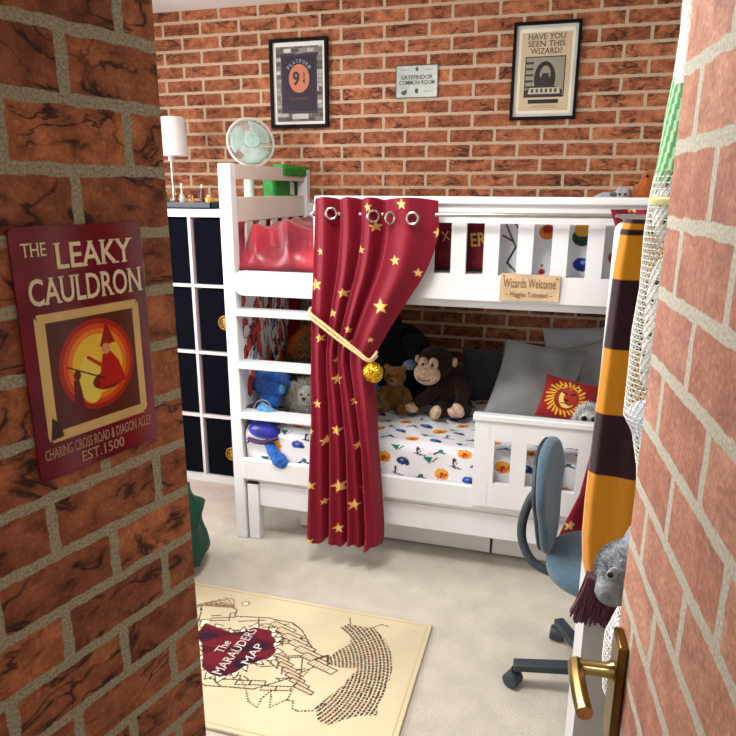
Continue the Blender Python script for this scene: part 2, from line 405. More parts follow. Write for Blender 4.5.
for r_, c_ in ((.37, (168, 34, 16)), (.33, (212, 72, 22)), (.29, (232, 128, 30)), (.245, (240, 196, 60))): cv.ell(.53, .53, r_, r_ * 1.0, c_)
cv.ell(.45, .42, .12, .2, (238, 214, 90)); cv.ell(.62, .38, .16, .08, (120, 30, 18))
cv.poly([(.52, .32), (.80, .34), (.74, .52), (.66, .62), (.58, .60), (.55, .48)], (186, 30, 20))
cv.poly([(.56, .66), (.72, .68), (.64, .86)], (150, 26, 22)); cv.ell(.62, .64, .045, .045, (222, 150, 100)); cv.line([(.58, .50), (.44, .60)], .03, (196, 40, 24)); cv.line([(.24, .56), (.58, .40)], .012, (70, 30, 20))
cv.poly([(.24, .14), (.37, .14), (.35, .34), (.33, .46), (.28, .44), (.27, .30)], (96, 20, 20)); cv.ell(.32, .48, .035, .04, (100, 22, 20)); cv.line([(.26, .16), (.18, .12)], .02, (90, 20, 20))
cv.poly([(0.02, .02), (.14, .03), (.12, .14), (.05, .2)], (60, 28, 20)); cv.ell(.16, .8, .05, .03, (70, 28, 24), 30)
for cx_, cy_ in ((0, 0), (1, 0), (0, 1), (1, 1)): cv.star(cx_, cy_, .05, (96, 18, 30))
U0 = LD; P = np.zeros(cv.X.shape + (3,))
O_ = lp(s0 + w_ * .09, .0056, z0 + h_ * .15)
for k in range(3): P[..., k] = O_[k] + LD[k] * cv.X * w_ * .83
P[..., 2] += cv.Y * h_ * .52
painted('picture', P, cv.C, paintmat('enamel_print', .14, spec=.35, bump=0.01), sg)
cream = mat('cream_print', (232, 214, 176), .35, var=.05)
dimcream = mat('dim_cream_print', (190, 140, 110), .35, var=.05)
up = Vector((0, 0, 1))
def sl(body, cs, cz, w, h, m=cream, b=.0): lettering('lettering', body, m, sg, lp(s0 + w_ * cs, .0055, z0 + h_ * cz), LD, up, w * w_, h * h_, .0004, b, serif=True)
sl('THE', .15, .915, .17, .05); sl('LEAKY', .60, .885, .60, .10, b=.012); sl('CAULDRON', .52, .755, .88, .105, b=.012)
sl('CHARING CROSS ROAD & DIAGON ALLEY', .5, .108, .9, .045, dimcream); sl('EST.1500', .5, .05, .36, .045, dimcream)
# ================================================================== WALL PICTURES
def frame_xz(name, x0, x1, z0, z1, label, cat, fw=.017):
    t = thing(name, ((x0 + x1) / 2, BWX, z0), label, cat)
    m = mat('black_frame', (12, 11, 12), .6, var=.1, spec=.15); y0 = BWX - .022; y1 = BWX - .001
    MB().box(x0, x1, y0, y1, z0, z0 + fw).box(x0, x1, y0, y1, z1 - fw, z1).box(x0, x0 + fw, y0, y1, z0 + fw, z1 - fw).box(x1 - fw, x1, y0, y1, z0 + fw, z1 - fw).build('frame', m, t, bevel=.001)
    return t
def poster(t, x0, x1, z0, z1, cv, y=BWX - .010, nm='print', m=None):
    P = np.zeros(cv.X.shape + (3,)); u = (cv.X - cv.X.min()) / (cv.X.max() - cv.X.min()); v_ = (cv.Y - cv.Y.min()) / (cv.Y.max() - cv.Y.min())
    P[..., 0] = x0 + u * (x1 - x0); P[..., 1] = y; P[..., 2] = z0 + v_ * (z1 - z0)
    return painted(nm, P, cv.C, m or paintmat('paper_print', .35, bump=.02), t)
X1, Z1 = (1, 0, 0), (0, 0, 1)
fx0, fx1, fz0, fz1 = -1.509, -1.192, 1.876, 2.304
f1 = frame_xz('picture_frame', fx0, fx1, fz0, fz1, 'black framed dark purple platform poster on the brick wall above the fan', 'picture')
W_, H_ = .283, .394
cv = Canvas(0, W_, 0, H_, .0015, (235, 235, 232))
cv.rect(.016, W_ - .012, .014, H_ - .02, (120, 112, 106))
r2 = random.Random(4)
for r_ in range(18):
    for c_ in range(7):
        xx = .018 + c_ * .042 - (r_ % 2) * .02; zz = .018 + r_ * .0205
        g_ = r2.uniform(60, 215); cv.rect(max(xx, .018), min(xx + .038, W_ - .014), zz, min(zz + .017, H_ - .022), (g_, g_ * .97, g_ * .94))
cv.rect(.042, W_ - .042, .055, H_ - .055, (52, 36, 54)); cv.rect(.048, W_ - .048, .061, H_ - .061, (84, 60, 80)); cv.rect(.050, W_ - .050, .063, H_ - .063, (46, 32, 50))
cv.ell(W_ / 2, .222, .056, .068, (196, 120, 88)); cv.rect(.1, .19, .028, .052, (200, 198, 190))
poster(f1, fx0 + .017, fx1 - .017, fz0 + .017, fz1 - .017, cv)
ox, oz = fx0 + .017, fz0 + .017; yl = BWX - .0105
dk = mat('poster_ink', (30, 22, 30), .5, var=.1); teal = mat('pale_teal_ink', (150, 176, 170), .5, var=.1); orange_i = mat('dull_orange_ink', (128, 66, 52), .5, var=.1)
for k, chx in enumerate('PLATFORM'):
    a_ = R(140 - k * 100 / 7); px = ox + W_ / 2 + .074 * math.cos(a_); pz = oz + .222 + .082 * math.sin(a_); tn = a_ - math.pi / 2
    lettering('lettering', chx, teal, f1, (px, yl, pz), (math.cos(tn), 0, math.sin(tn)), (-math.sin(tn), 0, math.cos(tn)), .012, .017, .0004, .01)
lettering('lettering', '9', dk, f1, (ox + W_ / 2 - .016, yl, oz + .222), X1, Z1, .038, .068, .0004, .03)
lettering('lettering', '3\n4', dk, f1, (ox + W_ / 2 + .026, yl, oz + .224), X1, Z1, .013, .055, .0004, .02)
lettering('lettering', 'HOGWARTS', orange_i, f1, (ox + W_ / 2, yl, oz + .125), X1, Z1, .10, .012, .0004, .0)
gx0, gx1, gz0, gz1 = -.28, .021, 1.888, 2.310
f2 = frame_xz('picture_frame', gx0, gx1, gz0, gz1, 'black framed sepia wanted poster on the brick wall right of the silver plaque', 'picture', .014)
W_, H_ = .273, .394
cv = Canvas(0, W_, 0, H_, .0015, (205, 205, 198))
cv.rect(.012, W_ - .012, .014, H_ - .014, (238, 232, 212)); cv.rect(.024, W_ - .024, .026, H_ - .03, (206, 184, 152)); cv.noise(.03, 40)
cv.rect(.046, W_ - .046, .085, .262, (36, 34, 34)); cv.rect(.05, W_ - .05, .09, .257, (150, 146, 128))
for k in range(5): cv.rect(.05, .085, .125 + k * .026, .135 + k * .026, (60, 58, 54))
cv.ell(.137, .165, .048, .075, (40, 36, 34)); cv.ell(.139, .185, .024, .036, (150, 142, 126)); cv.ell(.139, .158, .022, .03, (48, 42, 38)); cv.rect(.125, .155, .184, .190, (60, 52, 46))
cv.poly([(.05, .09), (.22, .09), (.22, .115), (.18, .135), (.09, .135), (.05, .115)], (52, 48, 46))
cv.poly([(.065, .1), (.21, .1), (.205, .126), (.07, .126)], (196, 190, 170))
for k in range(6): cv.rect(.078 + k * .021, .09 + k * .021, .105, .122, (60, 56, 52))
cv.rect(.066, .205, .058, .076, (36, 34, 34))
cv.rect(.08, .19, .046, .049, (150, 132, 106)); cv.rect(.07, .2, .038, .041, (160, 142, 116))
poster(f2, gx0 + .014, gx1 - .014, gz0 + .014, gz1 - .014, cv)
cx = (gx0 + gx1) / 2; oz = gz0 + .014
for body, zz, w in (('HAVE YOU', .345, .165), ('SEEN THIS', .315, .165), ('WIZARD?', .284, .14)): lettering('lettering', body, dk, f2, (cx, BWX - .0105, oz + zz), X1, Z1, w, .024, .0004, .0, serif=True)
# small metal plaque
pq = thing('metal_plaque', (-.736, BWX, 2.003), 'small silver common room plaque between the two framed posters', 'sign')
box('plaque_plate', mat('silver_plate', (176, 182, 176), .35, .35, var=.06), (-.842, -.631, BWX - .005, BWX - .0005, 2.003, 2.154), pq, .002)
MB().box(-.842, -.631, BWX - .007, BWX - .004, 2.003, 2.007).box(-.842, -.631, BWX - .007, BWX - .004, 2.150, 2.154).box(-.842, -.838, BWX - .007, BWX - .004, 2.003, 2.154).box(-.635, -.631, BWX - .007, BWX - .004, 2.003, 2.154).build('plaque_rim', mat('dark_pewter', (84, 84, 80), .4, .6), pq)
yl = BWX - .0055
lettering('lettering', 'GRYFFINDOR', dk, pq, (-.736, yl, 2.098), X1, Z1, .158, .019, .0004, .012, serif=True); lettering('lettering', 'COMMON ROOM', dk, pq, (-.736, yl, 2.074), X1, Z1, .176, .019, .0004, .012, serif=True)
em = mat('engraved_grey', (70, 72, 70), .5)
for b_ in ((-.82, -.775, 2.131, 2.133), (-.70, -.655, 2.131, 2.133), (-.70, -.66, 2.032, 2.034), (-.82, -.775, 2.05, 2.0515)): MB().box(b_[0], b_[1], yl - .0005, yl, b_[2], b_[3]).build('engraved_line', em, pq)
MB().ell((-.80, yl, 2.028), (.014, .001, .010)).ell((-.79, yl, 2.036), (.006, .001, .008)).build('emblem', em, pq)
MB().ell((-.736, yl, 2.036), (.009, .001, .012)).build('emblem', em, pq); MB().ell((-.736, yl, 2.134), (.008, .001, .009)).build('emblem', em, pq)

# ================================================================== BUNK BED
bed = thing('bunk_bed', (-.35, 2.95, 0), 'white wooden bunk bed with built-in ladder against the back brick wall', 'bunk bed')
XL, XR, YF, YB = -1.35, .655, 2.495, 3.40
for (x0, y0, zt) in ((XL, YF, 1.667), (XL, YB - .055, 1.667), (XR - .055, YF, 1.53), (XR - .055, YB - .055, 1.53)):
    box('post', white, (x0, x0 + .055, y0, y0 + .055, 0, zt), bed, .006)
hb = MB(); hx0, hx1 = XL + .008, XL + .040; ya, yb = YF + .05, YB - .05
hb.box(hx0, hx1, ya, yb, 1.607, 1.667).box(hx0, hx1, ya, yb, 1.432, 1.535).box(hx0, hx1, ya, yb, 1.10, 1.18)
yy = 2.60
hs = XL + .026
hb.box(hs, hx1 - .002, ya, 2.585, 1.15, 1.45)
for k in range(6): y_ = 2.66 + k * .135; hb.box(hs, hx1 - .002, y_, min(y_ + .068, yb), 1.15, 1.45)
hb.build('headboard', mat('cream_white_paint', (222, 214, 204), .5, var=.03, nscale=5), bed, bevel=.003)  # shade on the inner side of the white bed mixed into this paint
hb = MB().box(hx0, hx1, ya, yb, .30, .44).box(hx0, hx1, ya, yb, .84, .92)
for k in range(7): hb.box(hx0, hx1, 2.56 + k * .125, 2.62 + k * .125, .42, .86)
hb.build('headboard', white, bed, bevel=.003)
fb = MB().box(XR - .04, XR - .01, ya, yb, 1.12, 1.24).box(XR - .04, XR - .01, ya, yb, 1.44, 1.53).box(XR - .04, XR - .01, ya, yb, .30, .44).box(XR - .04, XR - .01, ya, yb, .84, .92)
for k in range(7): fb.box(XR - .035, XR - .015, 2.56 + k * .125, 2.62 + k * .125, .42, .86).box(XR - .035, XR - .015, 2.56 + k * .125, 2.62 + k * .125, 1.2, 1.46)
fb.build('footboard', white, bed, bevel=.003)
def roundboard(x0, x1, z0, z1, y0, y1, rad, sides):
    pts = []
    for (cx, cz, a0, key) in ((x1, z1, 0, 'tr'), (x0, z1, 90, 'tl'), (x0, z0, 180, 'bl'), (x1, z0, 270, 'br')):
        if key in sides:
            cx2 = cx - rad if 'r' in key else cx + rad; cz2 = cz - rad if 't' in key else cz + rad
            for k in range(7): q = R(a0 + 15 * k); pts.append((cx2 + rad * math.cos(q), y0, cz2 + rad * math.sin(q)))
        else: pts.append((cx, y0, cz))
    return MB().prism(pts, (0, y1 - y0, 0))
roundboard(XL + .05, -.925, 1.137, 1.240, 2.488, 2.512, .045, ('tl', 'bl')).build('side_rail', white, bed, bevel=.003)
MB().box(-.93, XR - .05, 2.515, 2.54, 1.13, 1.24).box(XL + .05, XR - .05, 3.36, 3.385, 1.13, 1.24).box(XL + .05, XR - .05, 3.36, 3.385, 1.40, 1.50).build('side_rail', white, bed, bevel=.003)
# upper guard rail with slots
gr = roundboard(-.935, -.88, 1.165, 1.522, 2.478, 2.502, .03, ('tl',))
gr.box(-.882, XR, 2.478, 2.502, 1.165, 1.262).box(-.882, XR, 2.478, 2.502, 1.449, 1.515)
sx = [-.82 + .1205 * k for k in range(13)]
slots = [(-.817 + .1205 * k, -.752 + .1205 * k) for k in range(12)]
px = -.882
for a_, b_ in slots:
    gr.box(px, a_, 2.4785, 2.5015, 1.262, 1.449); px = b_
gr.box(px, XR, 2.4785, 2.5015, 1.262, 1.449)
gr.build('guard_rail', white, bed, smooth=False, bevel=.0)
box('rail_cap', white, (-.925, XR, 2.462, 2.515, 1.515, 1.543), bed, .006)
# ladder
for z_ in (1.050, .820, .592):
    MB().box(XL + .05, -.93, 2.478, 2.56, z_, z_ + .026).build('ladder_step', white, bed, bevel=.005)
box('ladder_stile', white, (-.935, -.885, 2.485, 2.525, .30, 1.17), bed, .006)
# lower rail, bunk base boards
box('lower_rail', white, (XL + .05, XR - .05, 2.482, 2.507, .305, .405), bed, .006)
MB().box(XL + .05, XR - .05, 3.36, 3.385, .30, .405).build('lower_rail', white, bed, bevel=.004)
box('bed_base', offwhite, (XL + .05, XR - .05, 2.507, 3.36, .285, .31), bed)
box('bed_base', offwhite, (XL + .05, XR - .05, 2.54, 3.36, 1.135, 1.158), bed)
lg = roundboard(-.27, -.21, .33, .70, 2.470, 2.492, .02, ('tl',)); lg.box(-.211, XR, 2.470, 2.492, .33, .432).box(-.211, XR, 2.470, 2.492, .618, .70)
px = -.212
for k in range(6):
    a_, b_ = -.190 + .1245 * k, -.125 + .1245 * k
    lg.box(px, a_, 2.4702, 2.4918, .432, .618); px = b_
lg.box(px, XR, 2.4702, 2.4918, .432, .618)
lg.build('lower_guard', white, bed, smooth=False)
box('rail_cap', white, (-.278, XR, 2.460, 2.502, .695, .722), bed, .006)

# trundle and drawers
tr = thing('trundle_bed', (-.3, 2.8, 0), 'low white pull-out bed frame on legs tucked beneath the bunk bed', 'bed')
for x_ in (-1.287, .53): box('leg', white, (x_, x_ + .055, 2.50, 2.55, 0, .275), tr, .005); box('leg', white, (x_, x_ + .055, 3.30, 3.35, 0, .275), tr, .005)
box('front_rail', white, (-1.232, .53, 2.508, 2.530, .168, .282), tr, .005)
box('side_rail', white, (-1.275, -1.25, 2.55, 3.30, .168, .282), tr, .004)
box('leg_cap', black, (-1.285, -1.235, 2.502, 2.548, .275, .290), tr, .003)
box('slat_base', offwhite, (-1.25, .52, 2.54, 3.3, .235, .25), tr)
for k, (x0, x1, lb) in enumerate(((-1.10, -.20, 'white wheeled underbed storage box behind the foot of the maroon curtain'), (-.19, .72, 'white wheeled underbed storage box behind the blue-grey chair'))):
    d = thing('underbed_box', ((x0 + x1) / 2, 2.9, 0), lb, 'storage box', 'white boxes on wheels under the bed')
    box('drawer_front', offwhite, (x0, x1, 2.662, 2.682, .012, .20), d, .003)
    MB().box(x0 + .01, x0 + .025, 2.682, 3.25, .012, .16).box(x1 - .025, x1 - .01, 2.682, 3.25, .012, .16).box(x0 + .01, x1 - .01, 3.235, 3.25, .012, .16).box(x0 + .01, x1 - .01, 2.682, 3.25, .012, .024).build('drawer_box', offwhite, d)
    for xx in (x0 + .06, x1 - .06): MB().tube([(xx - .01, 2.72, .012), (xx + .01, 2.72, .012)], .012, 12).build('wheel', black, d)

# ---- lower mattress with printed sheet
def motifs(cv, seed, pitch=.115, sc=1.):
    r = random.Random(seed); x0, x1, y0, y1 = cv.X.min(), cv.X.max(), cv.Y.min(), cv.Y.max(); j = 0; y = y0 + pitch * .4
    nav = (34, 48, 104); yel = (226, 164, 44); red = (186, 44, 38); blu = (38, 78, 170); grn = (30, 110, 92); blk = (34, 38, 48); org = (206, 96, 44)
    while y < y1:
        x = x0 + pitch * (.3 + .5 * (j % 2)); i = j * 2
        while x < x1:
            cx, cy = x + r.uniform(-.015, .015), y + r.uniform(-.015, .015); k = i % 5; s = sc * r.uniform(.85, 1.1)
            if k == 0:
                cv.ell(cx, cy, .034 * s, .026 * s, red); cv.ell(cx - .006, cy + .008 * s, .027 * s, .018 * s, yel); cv.ell(cx, cy - .002, .013 * s, .011 * s, red); cv.ell(cx + .014, cy - .012, .016 * s, .010 * s, org)
                for q in range(9): a = q * .7; cv.ell(cx + .031 * s * math.cos(a), cy + .024 * s * math.sin(a), .006, .006, yel)
            elif k == 1:
                cv.ell(cx, cy, .028 * s, .018 * s, blu if r.random() < .5 else nav); cv.ell(cx + .018 * s, cy - .008, .014 * s, .010 * s, nav); cv.ell(cx - .004, cy + .003, .008, .005, (120, 150, 210))
            elif k == 2:
                cv.poly([(cx - .024 * s, cy + .014 * s), (cx + .018 * s, cy + .016 * s), (cx + .006 * s, cy - .020 * s)], grn); cv.line([(cx + .016, cy - .008), (cx + .038 * s, cy + .012)], .005, grn)
            elif k == 3:
                cv.ell(cx, cy, .010 * s, .024 * s, blk, 12); cv.ell(cx + .004, cy - .004, .004, .013, (210, 214, 222), 12); cv.line([(cx - .018, cy - .012), (cx + .03, cy - .022)], .005, blk)
            else:
                cv.line([(cx - .028 * s, cy - .01), (cx, cy + .006), (cx + .026 * s, cy - .004)], .008, nav); cv.ell(cx + .004, cy + .01, .010, .008, grn)
            x += pitch; i += 1
        y += pitch * .62; j += 1
    # small printed stars
    for _ in range(int((x1 - x0) * (y1 - y0) * 120)): cv.ell(r.uniform(x0, x1), r.uniform(y0, y1), .002, .002, (150, 160, 180))
cloth = paintmat('printed_cotton', .85, bump=.15, bscale=60)
mat_t = thing('mattress', (-.35, 2.95, .31), 'lower bunk mattress in a white sheet printed with small crests and animals', 'mattress')
mx0_, mx1_, my0, my1, mz0, mz1 = -1.285, .595, 2.515, 3.35, .312, .548
mfo = Canvas(mx0_, mx1_, -.235, .835, .004, (226, 226, 232)); motifs(mfo, 5, .100, .92)
T = mfo.Y; P = np.zeros(T.shape + (3,)); P[..., 0] = mfo.X
rad = .04
ys = np.where(T < -rad, my0, np.where(T < rad, my0 + rad - rad * np.cos((T + rad) / (2 * rad) * math.pi / 2), my0 + T)); zs = np.where(T < -rad, mz1 + T, np.where(T < rad, mz1 - rad + rad * np.sin((T + rad) / (2 * rad) * math.pi / 2), mz1))
wr = .006 * np.sin(mfo.X * 9 + T * 5) + .004 * np.sin(mfo.X * 23 - T * 17) + .0025 * np.sin(mfo.X * 41 + T * 33)
P[..., 1] = ys - wr * (T < 0) * .8; P[..., 2] = zs + wr * np.clip(T * 10, 0, 1)
painted('sheet', P, mfo.C, cloth, mat_t)
MB().box(mx0_ + .005, mx1_ - .005, my0 + .03, my1 - .01, .312, .53).build('mattress_core', mat('white_ticking', (220, 220, 222), .9), mat_t, bevel=.02)
um = thing('mattress', (-.35, 2.95, 1.16), 'white mattress on the upper bunk seen between the guard rail slats', 'mattress')
MB().box(-1.28, .59, 2.58, 3.35, 1.16, 1.262).build('mattress_core', mat('white_ticking', (220, 220, 222), .9), um, bevel=.025)

# ---- crumpled heaps of cloth
def heap(name, c, size, m, label, cat, amp=.12, seed=0, nu=120, nv=70, folds=7, col=None, group=None, pw=.35):
    """rounded bundle of cloth with creases; c = base centre"""
    rr = np.random.default_rng(seed)
    th = np.linspace(0, 2 * math.pi, nu); ph = np.linspace(-.5 * math.pi, .5 * math.pi, nv)
    TH, PH = np.meshgrid(th, ph)
    cx = np.sign(np.cos(TH)) * np.abs(np.cos(TH)) ** pw ** .5 if False else np.cos(TH)
    f = lambda a, e: np.sign(a) * np.abs(a) ** e
    x = f(np.cos(PH), .6) * f(np.cos(TH), .7); y = f(np.cos(PH), .6) * f(np.sin(TH), .7); z = f(np.sin(PH), .8)
    d = np.zeros_like(x)
    for k in range(folds):
        a, b, p = rr.uniform(-5, 5), rr.uniform(-4, 4), rr.uniform(0, 6.3); cc = rr.uniform(-4, 4)
        w = np.sin(a * x + b * y + cc * z + p + 1.2 * np.sin(2 * y + p)); d += (1 - 2 * np.abs(w)) * amp / (1.5 + .5 * k)
    q = 1 + d
    P = np.stack([c[0] + size[0] * x * q, c[1] + size[1] * y * q, c[2] + size[2] + size[2] * np.maximum(z * q, -1)], -1)
    mb = MB(); mb.grid(P)
    if col is not None:
        C = col(x, y, z); n = P.shape[0] * P.shape[1]; cc = np.ones((n, 4), np.float32); cc[:, :3] = lin(C).reshape(-1, 3); mb.col = cc
    o = mb.build(name, m, None, c, angle=60)
    return tag(o, label, cat, group)
satin = mat('pink_satin', (172, 36, 56), .36, var=.22, nscale=5, sheen=.25, dark=(110, 18, 38))
# satin duvet as a crinkled height field
nx_, ny_ = 200, 240
XX, YY = np.meshgrid(np.linspace(-1.30, -.74, nx_), np.linspace(2.535, 3.32, ny_))
u_ = (XX + 1.30) / .56; v_ = (YY - 2.535) / .785
env = np.clip(np.minimum(np.minimum(u_ / .05, (1 - u_) / .2), np.minimum(v_ / .10, (1 - v_) / .15)), 0, 1) ** .5
hgt = .178 + .012 * np.sin(2.5 * v_ + 1.2 * u_)
cr = np.zeros_like(XX); rr = np.random.default_rng(11)
for k in range(9):
    a_, b_, p_ = rr.uniform(-22, 22), rr.uniform(-13, 13), rr.uniform(0, 6)
    cr += (1 - 2 * np.abs(np.sin(a_ * XX + b_ * YY + p_ + 1.3 * np.sin(7 * YY + p_)))) * .019 / (1 + k * .10)
fw_ = np.clip(1 - v_ / .30, 0, 1)
YD = YY - fw_ * cr * 1.1 * np.clip(v_ * 30, 0, 1) * .8
Z_ = 1.240 + env * (hgt + cr * .42)
mb = MB(); mb.grid(np.stack([XX, YD + .005, Z_], -1)); dv = mb.build('duvet', satin, None, (-1, 2.9, 1.26), angle=80, solid=.006)
tag(dv, 'crumpled pink-red satin duvet at the ladder end of the upper bunk', 'duvet')
mar = mat('maroon_fleece', (112, 14, 32), .95, var=.2, bump=.3, bscale=200, sheen=.05)
bl = thing('blanket', (-.48, 2.7, 1.265), 'folded maroon blanket with gold letters behind the upper guard rail', 'blanket')
MB().box(-.72, -.235, 2.56, 3.1, 1.265, 1.455).build('folded_cloth', mar, bl, bevel=.03)
lettering('lettering', 'X', gold, bl, (-.425, 2.559, 1.395), (1, 0, .2), (-.2, 0, 1), .03, .035, .001, .0)
lettering('lettering', 'ER', gold, bl, (-.30, 2.559, 1.385), (1, 0, .12), (-.12, 0, 1), .058, .05, .001, .02)
def duvcol(x, y, z):
    cv = Canvas(0, 1, 0, 1, .01, (228, 228, 232)); return None
cvd = Canvas(-.225, .56, 1.255, 1.46, .003, (226, 227, 232))
for (cx_, cz_, rx_, c_) in ((-.05, 1.415, .03, (214, 120, 40)), (-.05, 1.425, .018, (160, 40, 30)), (.075, 1.40, .035, (40, 70, 50)), (.075, 1.43, .03, (214, 160, 50)), (.078, 1.302, .028, (32, 60, 160)), (.085, 1.29, .016, (30, 44, 110)), (.085, 1.31, .008, (130, 160, 220)), (.2, 1.33, .03, (180, 50, 40)), (-.06, 1.272, .012, (190, 30, 40)), (.32, 1.38, .03, (40, 90, 160)), (-.06, 1.295, .005, (190, 30, 40))): cvd.ell(cx_, cz_, rx_, rx_ * .9, c_)
for pts in ([(-.20, 1.44), (-.16, 1.36), (-.19, 1.30), (-.15, 1.26)], [(-.17, 1.45), (-.14, 1.41)], [(-.21, 1.40), (-.17, 1.38)]): cvd.line(pts, .007, (48, 52, 64))
cvd.line([(-.03, 1.335), (.0, 1.345)], .006, (50, 60, 90))
P = np.zeros(cvd.X.shape + (3,)); P[..., 0] = cvd.X; zz = (cvd.Y - 1.255) / .205
P[..., 1] = 2.565 + .03 * zz ** 2 + .012 * np.sin(cvd.X * 26 + zz * 3) + .25 * np.clip(zz - .88, 0, 1) ** 1
P[..., 2] = cvd.Y
d2 = thing('duvet', (.15, 2.9, 1.262), 'bundled white duvet with blue and orange crests behind the upper guard rail', 'duvet')
painted('printed_front', P, cvd.C, cloth, d2)
MB().box(-.222, .56, 2.60, 3.25, 1.262, 1.44).build('duvet_fold', mat('white_cotton', (224, 225, 230), .9, var=.04), d2, bevel=.05)

# ================================================================== CURTAIN ON ROD
rod = thing('curtain_rod', (-.15, 2.425, 1.477), 'thin silver rod running along the upper guard rail', 'curtain rod')
MB().tube([(-.905, 2.425, 1.477), (.60, 2.425, 1.484)], .0085, 12).build('rod', chrome, rod)
MB().ell((-.915, 2.425, 1.477), .012).build('finial', chrome, rod)
for xb in (-.87, .5): MB().tube([(xb, 2.48, 1.478), (xb, 2.425, 1.478)], .006, 8).torus((xb, 2.425, 1.478), .012, .003, rotm('Y', 90)).build('bracket', chrome, rod)
velv = paintmat('maroon_curtain_cloth', .62, .02, .12, 500, spec=.3)
MARC = (122, 3, 34)
def interp(z, tab):
    zs = [t[0] for t in tab][::-1]; xs = [t[1] for t in tab][::-1]; return np.interp(z, zs, xs)
def pchip_like(z, tab): # smooth by averaging shifted interpolations
    return sum(interp(z + d, tab) for d in (-.03, -.015, 0, .015, .03)) / 5
nz, nu = 560, 300
zv = np.linspace(1.528, .112, nz); uv_ = np.linspace(0, 1, nu)
left = [(1.6, -.905), (1.50, -.905), (1.3, -.918), (1.08, -.930), (.85, -.932), (.64, -.930), (.4, -.942), (.08, -.958)]
right = [(1.6, -.432), (1.50, -.434), (1.43, -.425), (1.34, -.445), (1.26, -.477), (1.143, -.551), (1.02, -.625), (.93, -.672), (.85, -.668), (.753, -.660), (.583, -.650), (.364, -.632), (.182, -.618), (.12, -.622), (.05, -.64)]
bt = {0: [0, .22, .40, .575, 1.], 1: [0, .25, .42, .60, 1.], 2: [0, .30, .55, .78, 1.]}
P = np.zeros((nz, nu, 3))
for i, z in enumerate(zv):
    xl = float(pchip_like(z, left)); xr = float(pchip_like(z, right))
    if z > 1.0: t = (1.535 - z) / .535; b = [a * (1 - t) + c * t for a, c in zip(bt[0], bt[1])]; A = .040 * (1 - t) + .030 * t
    else: t = min(1, (1.0 - z) / .45); b = [a * (1 - t) + c * t for a, c in zip(bt[1], bt[2])]; A = .030 * (1 - t) + .046 * t
    k = np.clip(np.searchsorted(b, uv_, side='right') - 1, 0, 3); b = np.array(b)
    p = (uv_ - b[k]) / (b[k + 1] - b[k])
    rise = np.clip(p / .12, 0, 1); rise = rise * rise * (3 - 2 * rise)
    prof = rise * (.75 * (1 - p) + .45 * np.sin(math.pi * p)) + .18 * np.sin(2 * math.pi * p * 1.5 + z * 2) * np.sin(math.pi * p)
    P[i, :, 0] = xl + (xr - xl) * uv_ - .012 * (1 - rise) * (k > 0)
    P[i, :, 1] = 2.442 - 1.7 * A * prof - .006 * k * (.4 + .6 * min(1, max(0, (z - .85) / .3))) - .02 * max(0, 1 - z)
    hem = .012 * np.cos(2 * math.pi * uv_ * 3.2) + .012 * uv_
    P[i, :, 2] = z + (hem if i > nz * .5 else 0) * max(0, (1.0 - z)) + .018 * (uv_ > b[3]) * 0 + .012 * np.sin(math.pi * p) * max(0, (z - 1.4) / .13)
cvc = Canvas(0, 1, 0, 1, .5, MARC); cvc.X = P[..., 0]; cvc.Y = P[..., 2]; cvc.C = np.ones(P.shape) * np.array(MARC, float)
for (x, y, r) in ((389, 300, 9.5), (402, 255, 6), (423, 267, 5.5), (320, 282, 8), (349, 289, 6.5), (338, 310, 5.5), (324, 335, 6), (367, 246, 5), (325, 249, 4.5), (381, 224, 6), (374, 206, 5), (440, 229, 6), (407, 203, 6), (379, 333, 4),
                  (344, 373, 7), (323, 399, 6), (363, 394, 5.5), (345, 423, 7), (332, 435, 6.5), (369, 435, 5.5), (317, 426, 4), (349, 475, 10), (366.5, 490, 8), (317, 477, 6.5), (349, 516, 7.5), (316, 532, 6), (338, 533, 5), (331, 493, 5), (341, 356, 3), (353, 338, 6), (355, 325, 5), (375, 476, 4)):
    # curtain pixels were surveyed on the curtain plane: 1 px = 3.72 mm there
    t_ = (y - 203) / 332.; X_ = -.905 + (x - 316) * .003785 + (x - 345) * t_ * -.00002; Z_s = float(np.interp(y, [203, 318, 420, 535], [1.516, 1.071, .641, .105]))
    X_ = float(np.interp(x, [310, 440], [-.929 - .028 * max(0, t_ - .0), -.428 - .03 * t_]))
    cvc.star(X_, Z_s, r * .0034, (226, 184, 104) if r > 3 else (200, 160, 90), random.uniform(-12, 12))
ct = thing('curtain', (-.75, 2.43, .1), 'maroon curtain with gold stars tied back beside the bunk ladder', 'curtain')
mbc = MB(); mbc.grid(P); col = np.ones((nz * nu, 4), np.float32); col[:, :3] = lin(cvc.C).reshape(-1, 3); mbc.col = col
mbc.build('curtain_cloth', velv, ct, angle=60)
for (x, z, yo, ry) in ((-.829, 1.480, 2.386, 62), (-.66, 1.473, 2.366, 55), (-.595, 1.468, 2.358, 40), (-.512, 1.468, 2.350, 82)):
    MB().torus((x, yo, z), .020, .005, rotm('Z', 90 - ry) @ rotm('X', 90)).build('eyelet', chrome, ct)
rp = mat('cream_gold_cord', (226, 196, 140), .7, var=.3, nscale=200)
tb = thing('curtain_tieback', (-.79, 2.36, .93), 'cream striped cord tieback round the maroon curtain with a gold sequin ball', 'tieback')
for dz in (0, .016):
    MB().tube(catmull([(-.935, 2.435, 1.095 + dz), (-.925, 2.395, 1.083 + dz), (-.88, 2.372, 1.060 + dz), (-.80, 2.362, 1.008 + dz), (-.72, 2.358, .958 + dz * .6), (-.672, 2.360, .930 + dz * .3), (-.655, 2.41, .94 + dz)], 6), .006, 8).build('cord', rp, tb)
seq = mat('gold_sequins', (214, 170, 40), .25, .9, var=.5, nscale=160)
